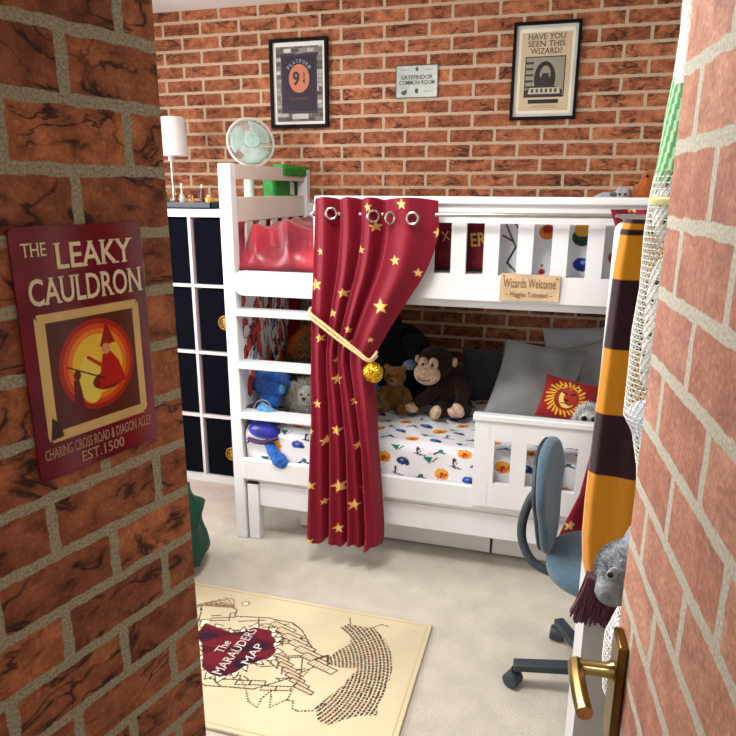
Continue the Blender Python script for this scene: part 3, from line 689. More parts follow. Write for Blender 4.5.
bm = bmesh.new(); bmesh.ops.create_icosphere(bm, subdivisions=4, radius=.041)
mb = MB(); mb.add([(-.657 + v.co.x, 2.362 + v.co.y * .8, .885 + v.co.z) for v in bm.verts], [tuple(v.index for v in f.verts) for f in bm.faces]); bm.free()
r3 = random.Random(2); mb.v = [(v[0] + r3.uniform(-.0014, .0014), v[1] + r3.uniform(-.0014, .0014), v[2] + r3.uniform(-.0014, .0014)) for v in mb.v]
mb.build('sequin_ball', seq, tb, smooth=False)

# second curtain at the far right end
nz2, nu2 = 200, 120; P = np.zeros((nz2, nu2, 3)); zv = np.linspace(1.505, .275, nz2); u2 = np.linspace(0, 1, nu2)
for i, z in enumerate(zv):
    xl = float(np.interp(z, [.27, .3, .46, .8, 1.35, 1.51], [.075, .085, .14, .19, .21, .15])); xr = .50
    P[i, :, 0] = xl + (xr - xl) * u2; P[i, :, 1] = 2.435 - .018 * np.sin(u2 * 22 + 1) - .01; P[i, :, 2] = z
cv2 = Canvas(0, 1, 0, 1, .5, MARC); cv2.X = P[..., 0]; cv2.Y = P[..., 2]; cv2.C = np.ones(P.shape) * np.array(MARC, float)
for (x_, z_, r_) in ((.115, .325, .026), (.225, 1.51, .02), (.17, 1.40, .018), (.25, .9, .02), (.3, .6, .03), (.36, 1.2, .03), (.42, .4, .03)): cv2.star(x_, z_, r_, (228, 188, 110), 10)
c2 = thing('curtain', (.3, 2.43, .27), 'second maroon star curtain mostly hidden behind the tall white cabinet', 'curtain')
mb = MB(); mb.grid(P); col = np.ones((nz2 * nu2, 4), np.float32); col[:, :3] = lin(cv2.C).reshape(-1, 3); mb.col = col; mb.build('curtain_cloth', velv, c2, angle=60)

# wooden sign hung on the upper rail
ws = thing('wooden_sign', (-.10, 2.47, 1.17), 'small pale wooden sign with burnt lettering hung on the upper guard rail', 'sign')
wood = mat('pale_plywood', (206, 176, 138), .6, var=.12, nscale=14)
MB().prism([(-.203, 2.468, 1.172), (.008, 2.468, 1.176), (.010, 2.468, 1.268), (-.202, 2.468, 1.272)], (0, .006, 0)).build('board', wood, ws, smooth=False)
burn = mat('burnt_wood', (118, 76, 42), .7)
lettering('lettering', 'Wizards Welcome', burn, ws, (-.098, 2.4675, 1.238), X1, Z1, .185, .034, .0005, .0); lettering('lettering', '~ Muggles Tolerated ~', burn, ws, (-.098, 2.4675, 1.194), X1, Z1, .165, .024, .0005, .0)
for x_, z_ in ((-.19, 1.262), (-.002, 1.258)): MB().ell((x_, 2.467, z_), (.004, .002, .003)).build('screw', mat('screw_steel', (120, 110, 96), .4, .8), ws)

# ================================================================== SHELVING UNIT WITH BOXES
kx0, kx1, ky0, ky1 = -2.17, -1.395, 3.0, 3.39
kl = thing('shelving_unit', (-1.78, 3.2, 0), 'white cube shelving unit filled with navy boxes left of the bunk bed', 'shelf')
MB().box(kx0, kx1, ky0, ky1, 1.432, 1.470).box(kx0, kx1, ky0, ky1, 0, .038).box(kx0, kx0 + .038, ky0, ky1, .038, 1.432).box(kx1 - .038, kx1, ky0, ky1, .038, 1.432).build('carcass', white, kl, smooth=False)
cz = (1.432 - .038 - 3 * .016) / 4
for k in range(1, 4): z_ = .038 + k * cz + (k - 1) * .016; box('shelf_board', white, (kx0 + .038, kx1 - .038, ky0 + .002, ky1, z_, z_ + .016), kl, .001)
box('divider', white, (-1.806, -1.790, ky0 + .001, ky1, .038, 1.432), kl, .001)
navy = mat('navy_fabric', (9, 11, 22), .95, var=.15, nscale=60, bump=.1, spec=.08)
crest = mat('gold_crest', (190, 150, 70), .4, .5, var=.4, nscale=120)
rows_ = ['bottom', 'second from bottom', 'second from top', 'top']
for c_, (x0, x1) in enumerate(((-2.128, -1.810), (-1.786, -1.437))):
    for k in range(4):
        z_ = .038 + k * (cz + .016)
        t = thing('storage_box', ((x0 + x1) / 2, 3.1, z_), 'navy fabric box in the %s row of the shelving unit, %s column' % (rows_[k], ('left', 'right')[c_]), 'box', 'navy boxes in the shelving unit')
        MB().box(x0 + .006, x1 - .006, ky0 + .014, ky1 - .02, z_ + .003, z_ + cz - .012).build('box_body', navy, t, bevel=.006)
        if c_ == 1 and k in (0, 2):
            zc = (.90, .175)[0 if k == 2 else 1]; xc = -1.632 + .0
            xc = min(xc, -1.60)
            mb = MB().torus((xc, 3.012, zc), .034, .004, rotm('X', 90)).torus((xc, 3.012, zc), .022, .003, rotm('X', 90)).ell((xc, 3.012, zc), (.014, .003, .018)).ell((xc - .004, 3.012, zc + .016), (.010, .003, .008))
            mb.build('crest', crest, t)

# things on top of the shelving unit
lam = thing('table_lamp', (-1.97, 3.2, 1.47), 'slim table lamp with white shade on the shelving unit', 'lamp')
MB().lathe((-1.97, 3.2, 1.733), [(.068, 0), (.070, 0), (.060, .19), (.058, .19)], 40).build('lamp_shade', mat('white_lampshade', (236, 232, 232), .8, var=.02), lam)
MB().tube([(-1.995, 3.2, 1.48), (-1.995, 3.2, 1.70)], .005, 10).build('stem', chrome, lam)
MB().lathe((-1.995, 3.2, 1.705), [(.014, 0), (.016, .005), (.016, .03), (.012, .034)], 16).build('socket', white, lam)
MB().lathe((-1.995, 3.2, 1.47), [(.05, 0), (.05, .006), (.01, .014)], 24).build('base', white, lam)
ty = thing('tray', (-1.83, 3.1, 1.47), 'dark blue tray of little bottles on top of the shelving unit', 'tray')
trm = mat('dark_blue_tray', (34, 48, 66), .4)
MB().box(-2.0, -1.69, 3.04, 3.15, 1.47, 1.476).box(-2.0, -1.69, 3.04, 3.046, 1.470, 1.502).box(-2.0, -1.69, 3.144, 3.15, 1.470, 1.502).box(-2.0, -1.994, 3.04, 3.15, 1.47, 1.502).box(-1.696, -1.69, 3.04, 3.15, 1.47, 1.502).build('tray_body', trm, ty)
def bottle(x, y, h, r, gc, capc, label, shape=0):
    t = thing('bottle', (x, y, 1.477), label, 'bottle', 'little bottles in the tray')
    gm = mat('glass_%d_%d_%d' % gc, gc, .08, var=.15, nscale=60, coat=.5)
    sh = {0: [(r * .9, 0), (r, .005), (r, h * .55), (r * .4, h * .7), (r * .35, h)], 1: [(r * .4, 0), (r, h * .25), (r * .9, h * .5), (r * .35, h * .7), (r * .35, h)], 2: [(r, 0), (r, h * .85), (r * .7, h)]}[shape]
    MB().lathe((x, y, 1.477), sh, 16).build('bottle_body', gm, t)
    MB().lathe((x, y, 1.477 + h), [(r * .42, 0), (r * .42, h * .16), (r * .3, h * .18)], 12).build('stopper', mat('cap_%d_%d_%d' % capc, capc, .5), t)
for a_ in ((-1.965, 3.08, .075, .017, (50, 110, 60), (200, 200, 190), 'green glass bottle at the left end of the tray', 0),
           (-1.92, 3.10, .060, .018, (140, 40, 28), (190, 150, 90), 'round red-brown bottle beside the green bottle', 1),
           (-1.873, 3.08, .100, .014, (210, 206, 196), (230, 226, 216), 'tall clear bottle with a pale stopper', 0),
           (-1.842, 3.10, .050, .014, (166, 96, 40), (220, 200, 160), 'small amber bottle right of the tall clear bottle', 2),
           (-1.812, 3.08, .056, .018, (200, 130, 44), (120, 60, 30), 'round golden bottle in the middle right of the tray', 1),
           (-1.764, 3.09, .095, .012, (96, 22, 30), (236, 230, 220), 'tall slim dark red bottle with white top', 2),
           (-1.722, 3.08, .052, .019, (222, 176, 46), (240, 232, 200), 'squat yellow bottle at the right end of the tray', 2)): bottle(*a_)

# fan
fan = thing('desk_fan', (-1.53, 3.2, 1.47), 'pale green and white round fan on the shelving unit behind the headboard', 'fan')
fp = mat('white_plastic', (226, 232, 228), .35, var=.03); fg = mat('pale_green_plastic', (176, 214, 204), .3, var=.06)
MB().lathe((-1.555, 3.22, 1.47), [(.085, 0), (.088, .008), (.07, .02), (.03, .03)], 32).build('base', fp, fan)
MB().lathe((-1.565, 3.22, 1.49), [(.028, 0), (.026, .1), (.024, .2)], 24).build('neck', fp, fan)
FM = rotm('Z', 38) @ rotm('X', 80); fc = Vector((-1.528, 3.19, 1.795))
def fpnt(x, y, z): return fc + FM @ Vector((x, y, z))
MB().lathe(fpnt(0, 0, -.02), [(.030, -.085), (.045, -.075), (.05, -.02), (.03, 0)], 24, FM).build('motor_housing', fp, fan)
wires = MB(); RR = .117
for k in range(64):
    a_ = 2 * math.pi * k / 64; ca, sa = math.cos(a_), math.sin(a_)
    wires.tube([fpnt(ca * .035, sa * .035, .036), fpnt(ca * .09, sa * .09, .030), fpnt(ca * .111, sa * .111, .012), fpnt(ca * RR, sa * RR, -.008)], .0011, 5)
wires.build('front_grille', fp, fan)
wires = MB()
for k in range(48):
    a_ = 2 * math.pi * k / 48; ca, sa = math.cos(a_), math.sin(a_)
    wires.tube([fpnt(ca * .03, sa * .03, -.055), fpnt(ca * .09, sa * .09, -.045), fpnt(ca * RR, sa * RR, -.012)], .0012, 5)
wires.build('rear_grille', fp, fan)
MB().torus(fpnt(0, 0, -.01), RR, .006, FM, 48).torus(fpnt(0, 0, .032), .08, .0012, FM, 40, 5).build('grille_ring', fp, fan)
MB().lathe(fpnt(0, 0, .03), [(.038, 0), (.038, .008), (.034, .011)], 32, FM).build('badge', fg, fan)
for k in range(3):
    n1, n2 = 9, 14; Pb = np.zeros((n1, n2, 3))
    for i in range(n1):
        for j in range(n2):
            rr1 = .02 + .082 * i / (n1 - 1); aa = 2 * math.pi * k / 3 + (j / (n2 - 1)) * (1.35 + .35 * i / n1); q = fpnt(rr1 * math.cos(aa), rr1 * math.sin(aa), -.02 + .022 * (j / (n2 - 1)))
            Pb[i, j] = q[:]
    mb = MB(); mb.grid(Pb); mb.build('blade', fg, fan, solid=.003)

# green caddy hooked over the headboard
gcad = thing('fabric_caddy', (-1.36, 3.22, 1.55), 'bright green fabric caddy hooked over the bunk headboard', 'caddy')
grn = mat('green_fabric', (22, 140, 46), .6, var=.2, nscale=20)
MB().prism([(-1.362, 3.07, 1.640), (-1.296, 3.07, 1.630), (-1.296, 3.07, 1.668), (-1.312, 3.07, 1.682), (-1.362, 3.07, 1.685)], (0, .34, 0)).build('flap', grn, gcad, bevel=.006)
MB().prism([(-1.356, 3.09, 1.50), (-1.430, 3.10, 1.48), (-1.435, 3.09, 1.61), (-1.358, 3.08, 1.64)], (0, .29, 0)).build('pocket', grn, gcad, bevel=.02)
MB().box(-1.355, -1.352, 3.26, 3.31, 1.54, 1.60).ell((-1.354, 3.275, 1.607), (.004, .016, .014)).build('motif', white, gcad)

# pink cloth hanging outside the headboard
def hang(name, x, y0, y1, z0, z1, colr, label, amp=.008, cvf=None, fr=34, rough=.7):
    cv = Canvas(y0, y1, z0, z1, .006, colr)
    if cvf: cvf(cv)
    P = np.zeros(cv.X.shape + (3,)); P[..., 1] = cv.X; P[..., 2] = cv.Y
    P[..., 0] = x + amp * np.sin(cv.X * fr + .6 * np.sin(cv.Y * 5))
    o = painted(name, P, cv.C, paintmat('hanging_cloth', rough, bump=.1), None, (x, (y0 + y1) / 2, z0), .002)
    return tag(o, label, 'curtain')
def pinks(cv):
    cv.C[...] = (246, 120, 146); cv.put(cv.X > 2.98, (150, 20, 44))
hang('hanging_cloth', -1.362, 2.53, 3.30, .30, 1.445, (222, 52, 92), 'pink cloth hanging outside the headboard beside the navy boxes', .004, pinks)
def comic(cv):
    red, wh, bl, dk_ = (206, 70, 66), (228, 224, 228), (150, 160, 186), (36, 40, 56)
    r = random.Random(9); cv.C[...] = wh
    for k in range(60):
        y_, z_ = r.uniform(2.56, 3.08), r.uniform(.66, 1.13); c = r.choice([red, red, bl, red, wh])
        w, h = r.uniform(.014, .032), r.uniform(.03, .07); cv.ell(y_, z_, w, h, dk_, r.uniform(-25, 25)); cv.ell(y_, z_, w - .005, h - .006, c, r.uniform(-25, 25))
    for k in range(34):
        y_, z_ = r.uniform(2.56, 3.06), r.uniform(.7, 1.1); cv.line([(y_, z_), (y_ + r.uniform(-.03, .03), z_ + .05), (y_ + r.uniform(-.05, .05), z_ + .1)], .007, r.choice([dk_, wh, (230, 180, 120)]))
    cv.put(cv.X > 3.07, (150, 14, 38))
hang('patterned_cloth', -1.296, 2.56, 3.20, .62, 1.128, (228, 224, 228), 'white cloth with red and blue comic print hanging inside the lower bunk', .008, comic, 24)

# ================================================================== BEDDING AND PILLOWS (lower bunk)
def pillow(name, c, w, h, th, U, V, m, label, colr=None, cvf=None, sag=.0, n=60, parent=None, cat='pillow'):
    U = Vector(U).normalized(); V = Vector(V).normalized(); Nn = U.cross(V).normalized(); c = Vector(c)
    a = np.linspace(-1, 1, n); A, B = np.meshgrid(a, a)
    prof = np.clip((1 - A ** 2) * (1 - B ** 2), 0, 1) ** .38
    pin = 1 - .06 * (np.cos(A * math.pi / 2)) * np.abs(B) ** 3; pin2 = 1 - .06 * np.cos(B * math.pi / 2) * np.abs(A) ** 3
    rr = np.random.default_rng(abs(hash(name + label)) % 1000 if False else len(label)); wrk = np.zeros_like(A)
    for k in range(6):
        p, q, r_ = rr.uniform(-7, 7), rr.uniform(-7, 7), rr.uniform(0, 6); wrk += np.sin(p * A + q * B + r_ + np.sin(3 * A * B)) * .05
    mb = MB(); cols = []
    for s in (1, -1):
        X = A * pin2 * w / 2; Y = B * pin * h / 2; D = s * prof * th / 2 * (1 + wrk) + sag * (A ** 2)
        P = np.zeros((n, n, 3))
        for k in range(3): P[..., k] = c[k] + U[k] * X + V[k] * Y + Nn[k] * D
        mb.grid(P)
    if cvf:
        cv = Canvas(-1, 1, -1, 1, 2 / (n - 1), colr); cvf(cv); cc = cv.C
        col = np.ones((2 * n * n, 4), np.float32); col[:, :3] = np.concatenate([lin(cc).reshape(-1, 3), lin(np.ones((n * n, 3)) * colr)]); mb.col = col
    o = mb.build(name, m, parent, None if parent else c, angle=80)
    if not parent: tag(o, label, cat)
    return o
gs = mat('grey_satin', (162, 162, 164), .45, var=.10, nscale=5, sheen=.3, dark=(122, 122, 124))
lgs = mat('pale_grey_satin', (186, 190, 192), .45, var=.08, nscale=5, sheen=.2)
dgs = mat('charcoal_velvet', (58, 60, 66), .8, var=.2, nscale=5, sheen=.3)
pillow('cushion', (-.06, 2.93, .735), .36, .36, .13, (1, .12, -.12), (.22, .42, .9), gs, 'large grey satin cushion leaning in the middle right of the lower bunk', cat='cushion')
pillow('cushion', (.19, 3.23, .80), .46, .30, .13, (1, 0, .10), (-.1, .35, .9), lgs, 'pale grey cushion with pointed top leaning on the brick wall', cat='cushion')
pillow('cushion', (.24, 3.12, .77), .28, .28, .09, (1, .1, .35), (-.35, .35, .9), lgs, 'small pale grey cushion behind the red lion cushion', cat='cushion')
pillow('cushion', (-.33, 3.22, .67), .20, .27, .09, (1, .0, 0), (-.05, .25, 1), dgs, 'charcoal velvet cushion between the monkey and the grey satin cushion', cat='cushion')
def lion(cv):
    yel = (232, 178, 44); yl2 = (240, 206, 100); red = (170, 20, 26); dk_ = (50, 16, 14)
    for k in range(26):
        a = k * 2 * math.pi / 26 + .1; r1 = .66 + .06 * (k % 2)
        cv.line([(-.12 + .36 * math.cos(a), -.02 + .42 * math.sin(a)), (-.12 + r1 * math.cos(a + .25), -.02 + (r1 + .08) * math.sin(a + .25))], .075, yel)
    cv.ell(-.08, -.02, .44, .54, (150, 30, 20)); cv.ell(-.05, .0, .30, .44, yl2); cv.ell(.05, .05, .24, .36, (176, 44, 26)); cv.ell(-.12, .34, .16, .10, (176, 44, 26))
    cv.poly([(-.30, .30), (-.08, .20), (-.10, .12), (-.28, .20)], dk_); cv.poly([(.20, .30), (.02, .20), (.04, .12), (.20, .2)], dk_)
    cv.poly([(-.20, -.06), (.02, -.06), (-.04, -.16), (-.14, -.16)], dk_); cv.line([(-.09, -.14), (-.09, -.26)], .03, dk_); cv.line([(-.24, -.26), (-.09, -.24), (.10, -.28)], .035, dk_)
    cv.ell(-.09, -.36, .13, .08, yl2); cv.ell(-.32, .50, .11, .10, yel); cv.ell(.20, .52, .11, .10, yel); cv.ell(-.32, .50, .05, .05, dk_); cv.ell(.20, .52, .05, .05, dk_)
pillow('cushion', (.078, 2.73, .725), .225, .185, .08, (1, -.02, -.17), (.2, .5, .85), paintmat('red_cushion_cloth', .7, .3, .1), 'small red cushion with a gold lion head leaning in front of the grey cushions', (146, 8, 16), lion, n=150, cat='cushion')

# ---- soft toys
def fabric(name, c, d=None, bump=.8, bs=160, sheen=.35): return mat(name, c, 1., var=.2, nscale=60, bump=bump, bscale=bs, sheen=sheen, spec=.1, dark=d)
# monkey
mk = thing('plush_monkey', (-.47, 2.92, .55), 'dark brown plush monkey with pale muzzle sitting in the lower bunk', 'soft toy')
brn = fabric('dark_brown_plush', (44, 26, 20), sheen=.1); beige = fabric('beige_plush', (222, 188, 160), bump=.3)
b_ = MB().ell((-.44, 2.97, .665), (.095, .085, .11), (0, 12, 0)).ell((-.515, 2.93, .795), (.082, .075, .080))
b_.tube([(-.49, 2.91, .70), (-.53, 2.86, .65), (-.585, 2.85, .605)], [.032, .030, .026], 12).tube([(-.40, 2.92, .72), (-.37, 2.87, .66), (-.40, 2.84, .60)], [.034, .030, .028], 12)
b_.tube([(-.46, 2.93, .60), (-.47, 2.86, .585), (-.48, 2.82, .585)], [.044, .036, .030], 12).tube([(-.38, 2.95, .60), (-.37, 2.88, .585), (-.38, 2.84, .585)], [.044, .036, .030], 12)
b_.build('body', brn, mk, remesh=.008, disp=.006, dscale=.012)
MB().ell((-.540, 2.862, .755), (.062, .040, .052), (0, 8, 0)).build('muzzle', beige, mk)
MB().ell((-.560, 2.862, .806), (.023, .018, .028), (0, 0, 10)).ell((-.512, 2.862, .806), (.023, .018, .028)).build('eye_patch', beige, mk)
for x in (-.557, -.514): MB().ell((x, 2.844, .803), (.006, .005, .009)).build('eye', eyeb, mk)
MB().tube(catmull([(-.575, 2.826, .742), (-.55, 2.820, .733), (-.52, 2.822, .738)], 4), .002, 6).build('mouth', brn, mk)
for x in (-.427, -.600): MB().ell((x, 2.935, .800), (.014, .012, .024)).build('ear', beige, mk)
for (x, y, z) in ((-.603, 2.845, .592), (-.405, 2.83, .595)): MB().ell((x, y, z), (.032, .026, .024)).ell((x - .02, y - .012, z + .012), (.012, .012, .010)).build('hand', beige, mk, remesh=.005)
for (x, y, z, r_) in ((-.485, 2.80, .595, 20), (-.385, 2.815, .610, -25)): MB().ell((x, y, z), (.025, .022, .040), (20, r_, 0)).build('foot', beige, mk)
# gorilla
go = thing('plush_gorilla', (-.74, 3.1, .55), 'big black plush ape behind the bears near the curtain', 'soft toy')
blk = fabric('black_plush', (20, 22, 28), sheen=.05)
MB().ell((-.72, 3.12, .74), (.16, .13, .19)).ell((-.79, 3.05, .93), (.085, .09, .10)).ell((-.76, 3.08, 1.0), (.04, .05, .04)).tube([(-.66, 3.06, .86), (-.60, 2.99, .80), (-.62, 2.94, .76)], [.06, .045, .038], 12).build('body', blk, go, remesh=.011, disp=.008, dscale=.015)
MB().ell((-.815, 2.965, .905), (.042, .034, .045)).build('muzzle', fabric('grey_plush', (140, 142, 150), bump=.3), go)
for x in (-.835, -.79): MB().ell((x, 2.955, .955), (.007, .006, .008)).build('eye', eyeb, go)
MB().ell((-.632, 2.925, .775), (.036, .026, .024)).build('hand', fabric('blue_grey_plush', (120, 134, 158), bump=.3), go)
# bears
def bear(c, s, m, mm, label, name='teddy_bear', face=(0, -1)):
    t = thing(name, (c[0], c[1], c[2]), label, 'soft toy'); x, y, z = c
    MB().ell((x, y, z + .075 * s), (.065 * s, .055 * s, .078 * s)).ell((x, y - .02 * s, z + .185 * s), (.058 * s, .052 * s, .052 * s)).ell((x - .045 * s, y - .01 * s, z + .232 * s), (.02 * s, .014 * s, .02 * s)).ell((x + .045 * s, y - .01 * s, z + .232 * s), (.02 * s, .014 * s, .02 * s)) \
        .tube([(x - .05 * s, y - .02 * s, z + .12 * s), (x - .085 * s, y - .06 * s, z + .07 * s)], [.026 * s, .024 * s], 12).tube([(x + .05 * s, y - .02 * s, z + .12 * s), (x + .085 * s, y - .06 * s, z + .07 * s)], [.026 * s, .024 * s], 12) \
        .tube([(x - .035 * s, y - .02 * s, z + .03 * s), (x - .06 * s, y - .10 * s, z + .03 * s)], [.033 * s, .030 * s], 12).tube([(x + .035 * s, y - .02 * s, z + .03 * s), (x + .06 * s, y - .10 * s, z + .03 * s)], [.033 * s, .030 * s], 12).build('body', m, t, remesh=.009 * max(s, .7), disp=.005, dscale=.012)
    MB().ell((x, y - .068 * s, z + .172 * s), (.026 * s, .02 * s, .020 * s)).build('muzzle', mm, t)
    MB().ell((x, y - .088 * s, z + .180 * s), (.009 * s, .006 * s, .006 * s)).build('nose', eyeb, t)
    for d in (-1, 1): MB().ell((x + d * .022 * s, y - .066 * s, z + .203 * s), .0065 * s).build('eye', eyeb, t)
    return t
tan = fabric('tan_plush', (150, 100, 48)); tanl = fabric('light_tan_plush', (190, 140, 90)); ob = fabric('orange_brown_plush', (150, 82, 36)); olive = fabric('olive_plush', (104, 84, 40))
bear((-.70, 2.92, .55), .92, tan, tanl, 'tan teddy bear sitting left of the monkey')
t = bear((-.81, 2.80, .55), .95, olive, tan, 'olive brown teddy bear with blue scarf beside the curtain')
MB().torus((-.81, 2.785, .685), .048, .014, rotm('X', 12)).tube([(-.775, 2.74, .685), (-.762, 2.72, .645)], [.014, .018], 10).build('scarf', fabric('blue_knit', (30, 92, 150)), t)
# right of curtain small dark toy between (brown)
bear((-.56, 3.16, .55), .9, fabric('umber_plush', (72, 44, 30)), tan, 'dark umber teddy bear half hidden behind the monkey')
# monster with orange and green fur
mo = thing('plush_monster', (-1.14, 3.0, .55), 'shaggy orange and green plush monster behind the ladder', 'soft toy')
MB().ell((-1.13, 3.02, .71), (.125, .11, .15)).ell((-1.13, 3.0, .80), (.11, .1, .09)).build('body', fabric('moss_plush', (84, 92, 36)), mo, remesh=.011, disp=.01, dscale=.02)
tufts('fur', fabric('orange_fur', (226, 120, 50)), mo, (-1.14, 3.0, .79), (.115, .105, .105), 1800, .035, .004, .1, 3, lambda d: d.z > -.1)
tufts('fur', fabric('green_fur', (112, 124, 50)), mo, (-1.13, 3.02, .70), (.13, .115, .15), 1600, .030, .004, .5, 4, lambda d: d.z < .45)
for x in (-1.17, -1.11): MB().ell((x, 2.898, .80), (.012, .008, .012)).build('eye', eyeb, mo)
# orange toy leaning on the back wall
og = thing('plush_fox', (-1.19, 3.26, .55), 'tall orange plush fox leaning at the back of the lower bunk behind the ladder', 'soft toy')
orp = fabric('orange_plush', (245, 134, 30))
MB().ell((-1.19, 3.27, .78), (.085, .07, .23)).ell((-1.18, 3.24, 1.01), (.075, .065, .065)).ell((-1.225, 3.24, 1.075), (.016, .012, .028)).ell((-1.135, 3.24, 1.075), (.016, .012, .028)).ell((-1.18, 3.18, .995), (.025, .04, .02)).build('body', orp, og, remesh=.010, disp=.005, dscale=.015)
for x in (-1.205, -1.155): MB().ell((x, 3.178, 1.03), .007).build('eye', eyeb, og)
MB().ell((-1.18, 3.14, 1.0), .009).build('nose', eyeb, og)
nv = thing('plush_whale', (-1.01, 2.95, .80), 'navy plush whale perched on the soft toys beside the curtain', 'soft toy')
nvp = fabric('navy_plush', (26, 34, 96))
MB().ell((-.99, 2.93, .86), (.085, .06, .055), (0, 12, 0)).ell((-.91, 2.95, .87), (.03, .05, .015)).build('body', nvp, nv, remesh=.008)
MB().ell((-1.03, 2.878, .872), .006).build('eye', white, nv)
# blue furry toy in a star robe
bt_ = thing('plush_creature', (-1.2, 2.62, .55), 'blue furry plush in a shiny blue robe behind the lower ladder rungs', 'soft toy')
blu = fabric('blue_plush', (38, 104, 196)); lblu = fabric('light_blue_plush', (96, 168, 220)); robe = mat('royal_blue_satin', (24, 36, 170), .3, var=.3, nscale=20, sheen=.3)
MB().ell((-1.22, 2.66, .715), (.078, .07, .075)).ell((-1.155, 2.62, .70), (.022, .02, .03)).ell((-1.21, 2.62, .64), (.055, .045, .035)).build('head', blu, bt_, remesh=.008, disp=.006, dscale=.010)
tufts('fur', blu, bt_, (-1.22, 2.66, .715), (.080, .072, .077), 1400, .014, .003, .5, 8)
MB().ell((-1.148, 2.61, .705), (.014, .014, .020)).build('nose', lblu, bt_)
MB().tube([(-1.235, 2.56, .625), (-1.18, 2.55, .605), (-1.125, 2.555, .585)], [.028, .026, .022], 14).build('arm', lblu, bt_, disp=.003, dscale=.01)
MB().ell((-1.10, 2.555, .578), (.014, .014, .018)).build('hand', fabric('peach_felt', (214, 176, 130)), bt_)
MB().torus((-1.225, 2.565, .618), .040, .0025, rotm('Y', 30) @ rotm('X', 80)).build('hoop', mat('silver_thread', (200, 200, 214), .3, .6), bt_)
mb = MB().ell((-1.225, 2.575, .560), (.078, .05, .050)).ell((-1.200, 2.525, .530), (.080, .030, .038)); mb.build('robe', robe, bt_, remesh=.007, disp=.006, dscale=.02)
MB().tube(catmull([(-1.270, 2.500, .495), (-1.20, 2.490, .488), (-1.125, 2.498, .515)], 5), .010, 10).build('belt', mat('dark_sequins', (96, 60, 110), .3, .7, var=.6, nscale=200), bt_)
MB().tube(catmull([(-1.185, 2.515, .495), (-1.150, 2.500, .445), (-1.115, 2.495, .405)], 5), [.022] * 4 + [.027] * 4 + [.034] * 3, 16).ell((-1.110, 2.494, .402), (.034, .030, .026)).build('leg', blu, bt_, disp=.003, dscale=.008)
# white-grey shaggy toy
hy = thing('plush_husky', (-1.06, 2.7, .55), 'shaggy grey and white plush husky behind the ladder beside the curtain', 'soft toy')
gw = fabric('grey_white_plush', (200, 198, 192)); gd = fabric('charcoal_plush', (90, 88, 88))
MB().ell((-1.07, 2.72, .625), (.095, .08, .075)).ell((-1.05, 2.67, .665), (.05, .045, .045)).build('body', gw, hy, remesh=.009)
tufts('fur', gw, hy, (-1.07, 2.72, .63), (.095, .08, .08), 2200, .035, .003, .4, 5); tufts('fur', gd, hy, (-1.06, 2.70, .585), (.098, .084, .045), 500, .035, .003, .4, 6)
for x in (-1.065, -1.03): MB().ell((x, 2.628, .68), .005).build('eye', eyeb, hy)
MB().ell((-1.05, 2.620, .662), .008).build('nose', eyeb, hy)
# owl
ow = thing('plush_owl', (.155, 2.62, .55), 'white plush owl beside the red lion cushion', 'soft toy')
MB().ell((.16, 2.64, .625), (.052, .045, .07)).ell((.162, 2.625, .695), (.045, .04, .040)).build('body', gw, ow, remesh=.007)
tufts('feathers', fabric('white_fur', (226, 228, 232)), ow, (.16, 2.635, .66), (.056, .048, .085), 1500, .018, .004, .2, 12)
for x in (.140, .176): MB().ell((x, 2.578, .705), (.011, .006, .011)).build('eye', eyeb, ow)
MB().ell((.158, 2.572, .690), (.005, .007, .009)).build('beak', fabric('horn_felt', (90, 80, 60)), ow)
# toys on the upper bunk
u1 = thing('plush_cat', (.18, 2.85, 1.44), 'grey and white plush cat on the upper bunk beside the orange plush', 'soft toy')
MB().ell((.165, 2.86, 1.525), (.06, .045, .035)).ell((.215, 2.84, 1.548), (.032, .03, .028)).ell((.205, 2.84, 1.578), (.008, .006, .012)).ell((.232, 2.84, 1.575), (.008, .006, .012)).ell((.17, 2.87, 1.47), (.07, .05, .04)).build('body', fabric('pale_grey_plush', (176, 176, 182)), u1, remesh=.007, disp=.004, dscale=.012)
for x in (.206, .226): MB().ell((x, 2.812, 1.552), .005).build('eye', eyeb, u1)
MB().ell((.19, 2.83, 1.55), (.022, .014, .010)).build('stripe', gd, u1)
u2_ = thing('plush_dragon', (.31, 2.86, 1.44), 'orange plush toy at the right end of the upper bunk', 'soft toy')
MB().ell((.30, 2.87, 1.55), (.05, .05, .05)).ell((.315, 2.86, 1.61), (.035, .035, .035)).ell((.31, 2.88, 1.48), (.07, .06, .05)).build('body', fabric('rust_plush', (178, 92, 34)), u2_, remesh=.008, disp=.005, dscale=.012)
for x in (.300, .328): MB().ell((x, 2.828, 1.62), .006).build('eye', eyeb, u2_)

# ================================================================== RUG
rug = thing('rug', (-.98, 1.76, 0), 'parchment map rug with maroon title patch on the carpet', 'rug')
rx0, rx1, ry0, ry1 = -1.60, -.352, 1.435, 2.095
cv = Canvas(rx0, rx1, ry0, ry1, .0026, (204, 190, 158)); cv.noise(.06, 10)
ink = (74, 50, 36)
e_ = np.minimum(np.minimum(cv.X - rx0, rx1 - cv.X), np.minimum(cv.Y - ry0, ry1 - cv.Y)); cv.put((e_ > .012) & (e_ < .016), (186, 168, 128))
castle = [(-1.229, 1.964), (-1.156, 2.0), (-1.084, 1.975), (-1.075, 1.938), (-.951, 1.963), (-.846, 1.960), (-.80, 1.93), (-.756, 1.879), (-.72, 1.84), (-.674, 1.786), (-.749, 1.692), (-.843, 1.613), (-.92, 1.60), (-.999, 1.584), (-1.12, 1.62), (-1.25, 1.7), (-1.3, 1.85)]
m_ = cv.inpoly(castle)
r4 = random.Random(21)
cv.line(castle + castle[:1], .005, ink)
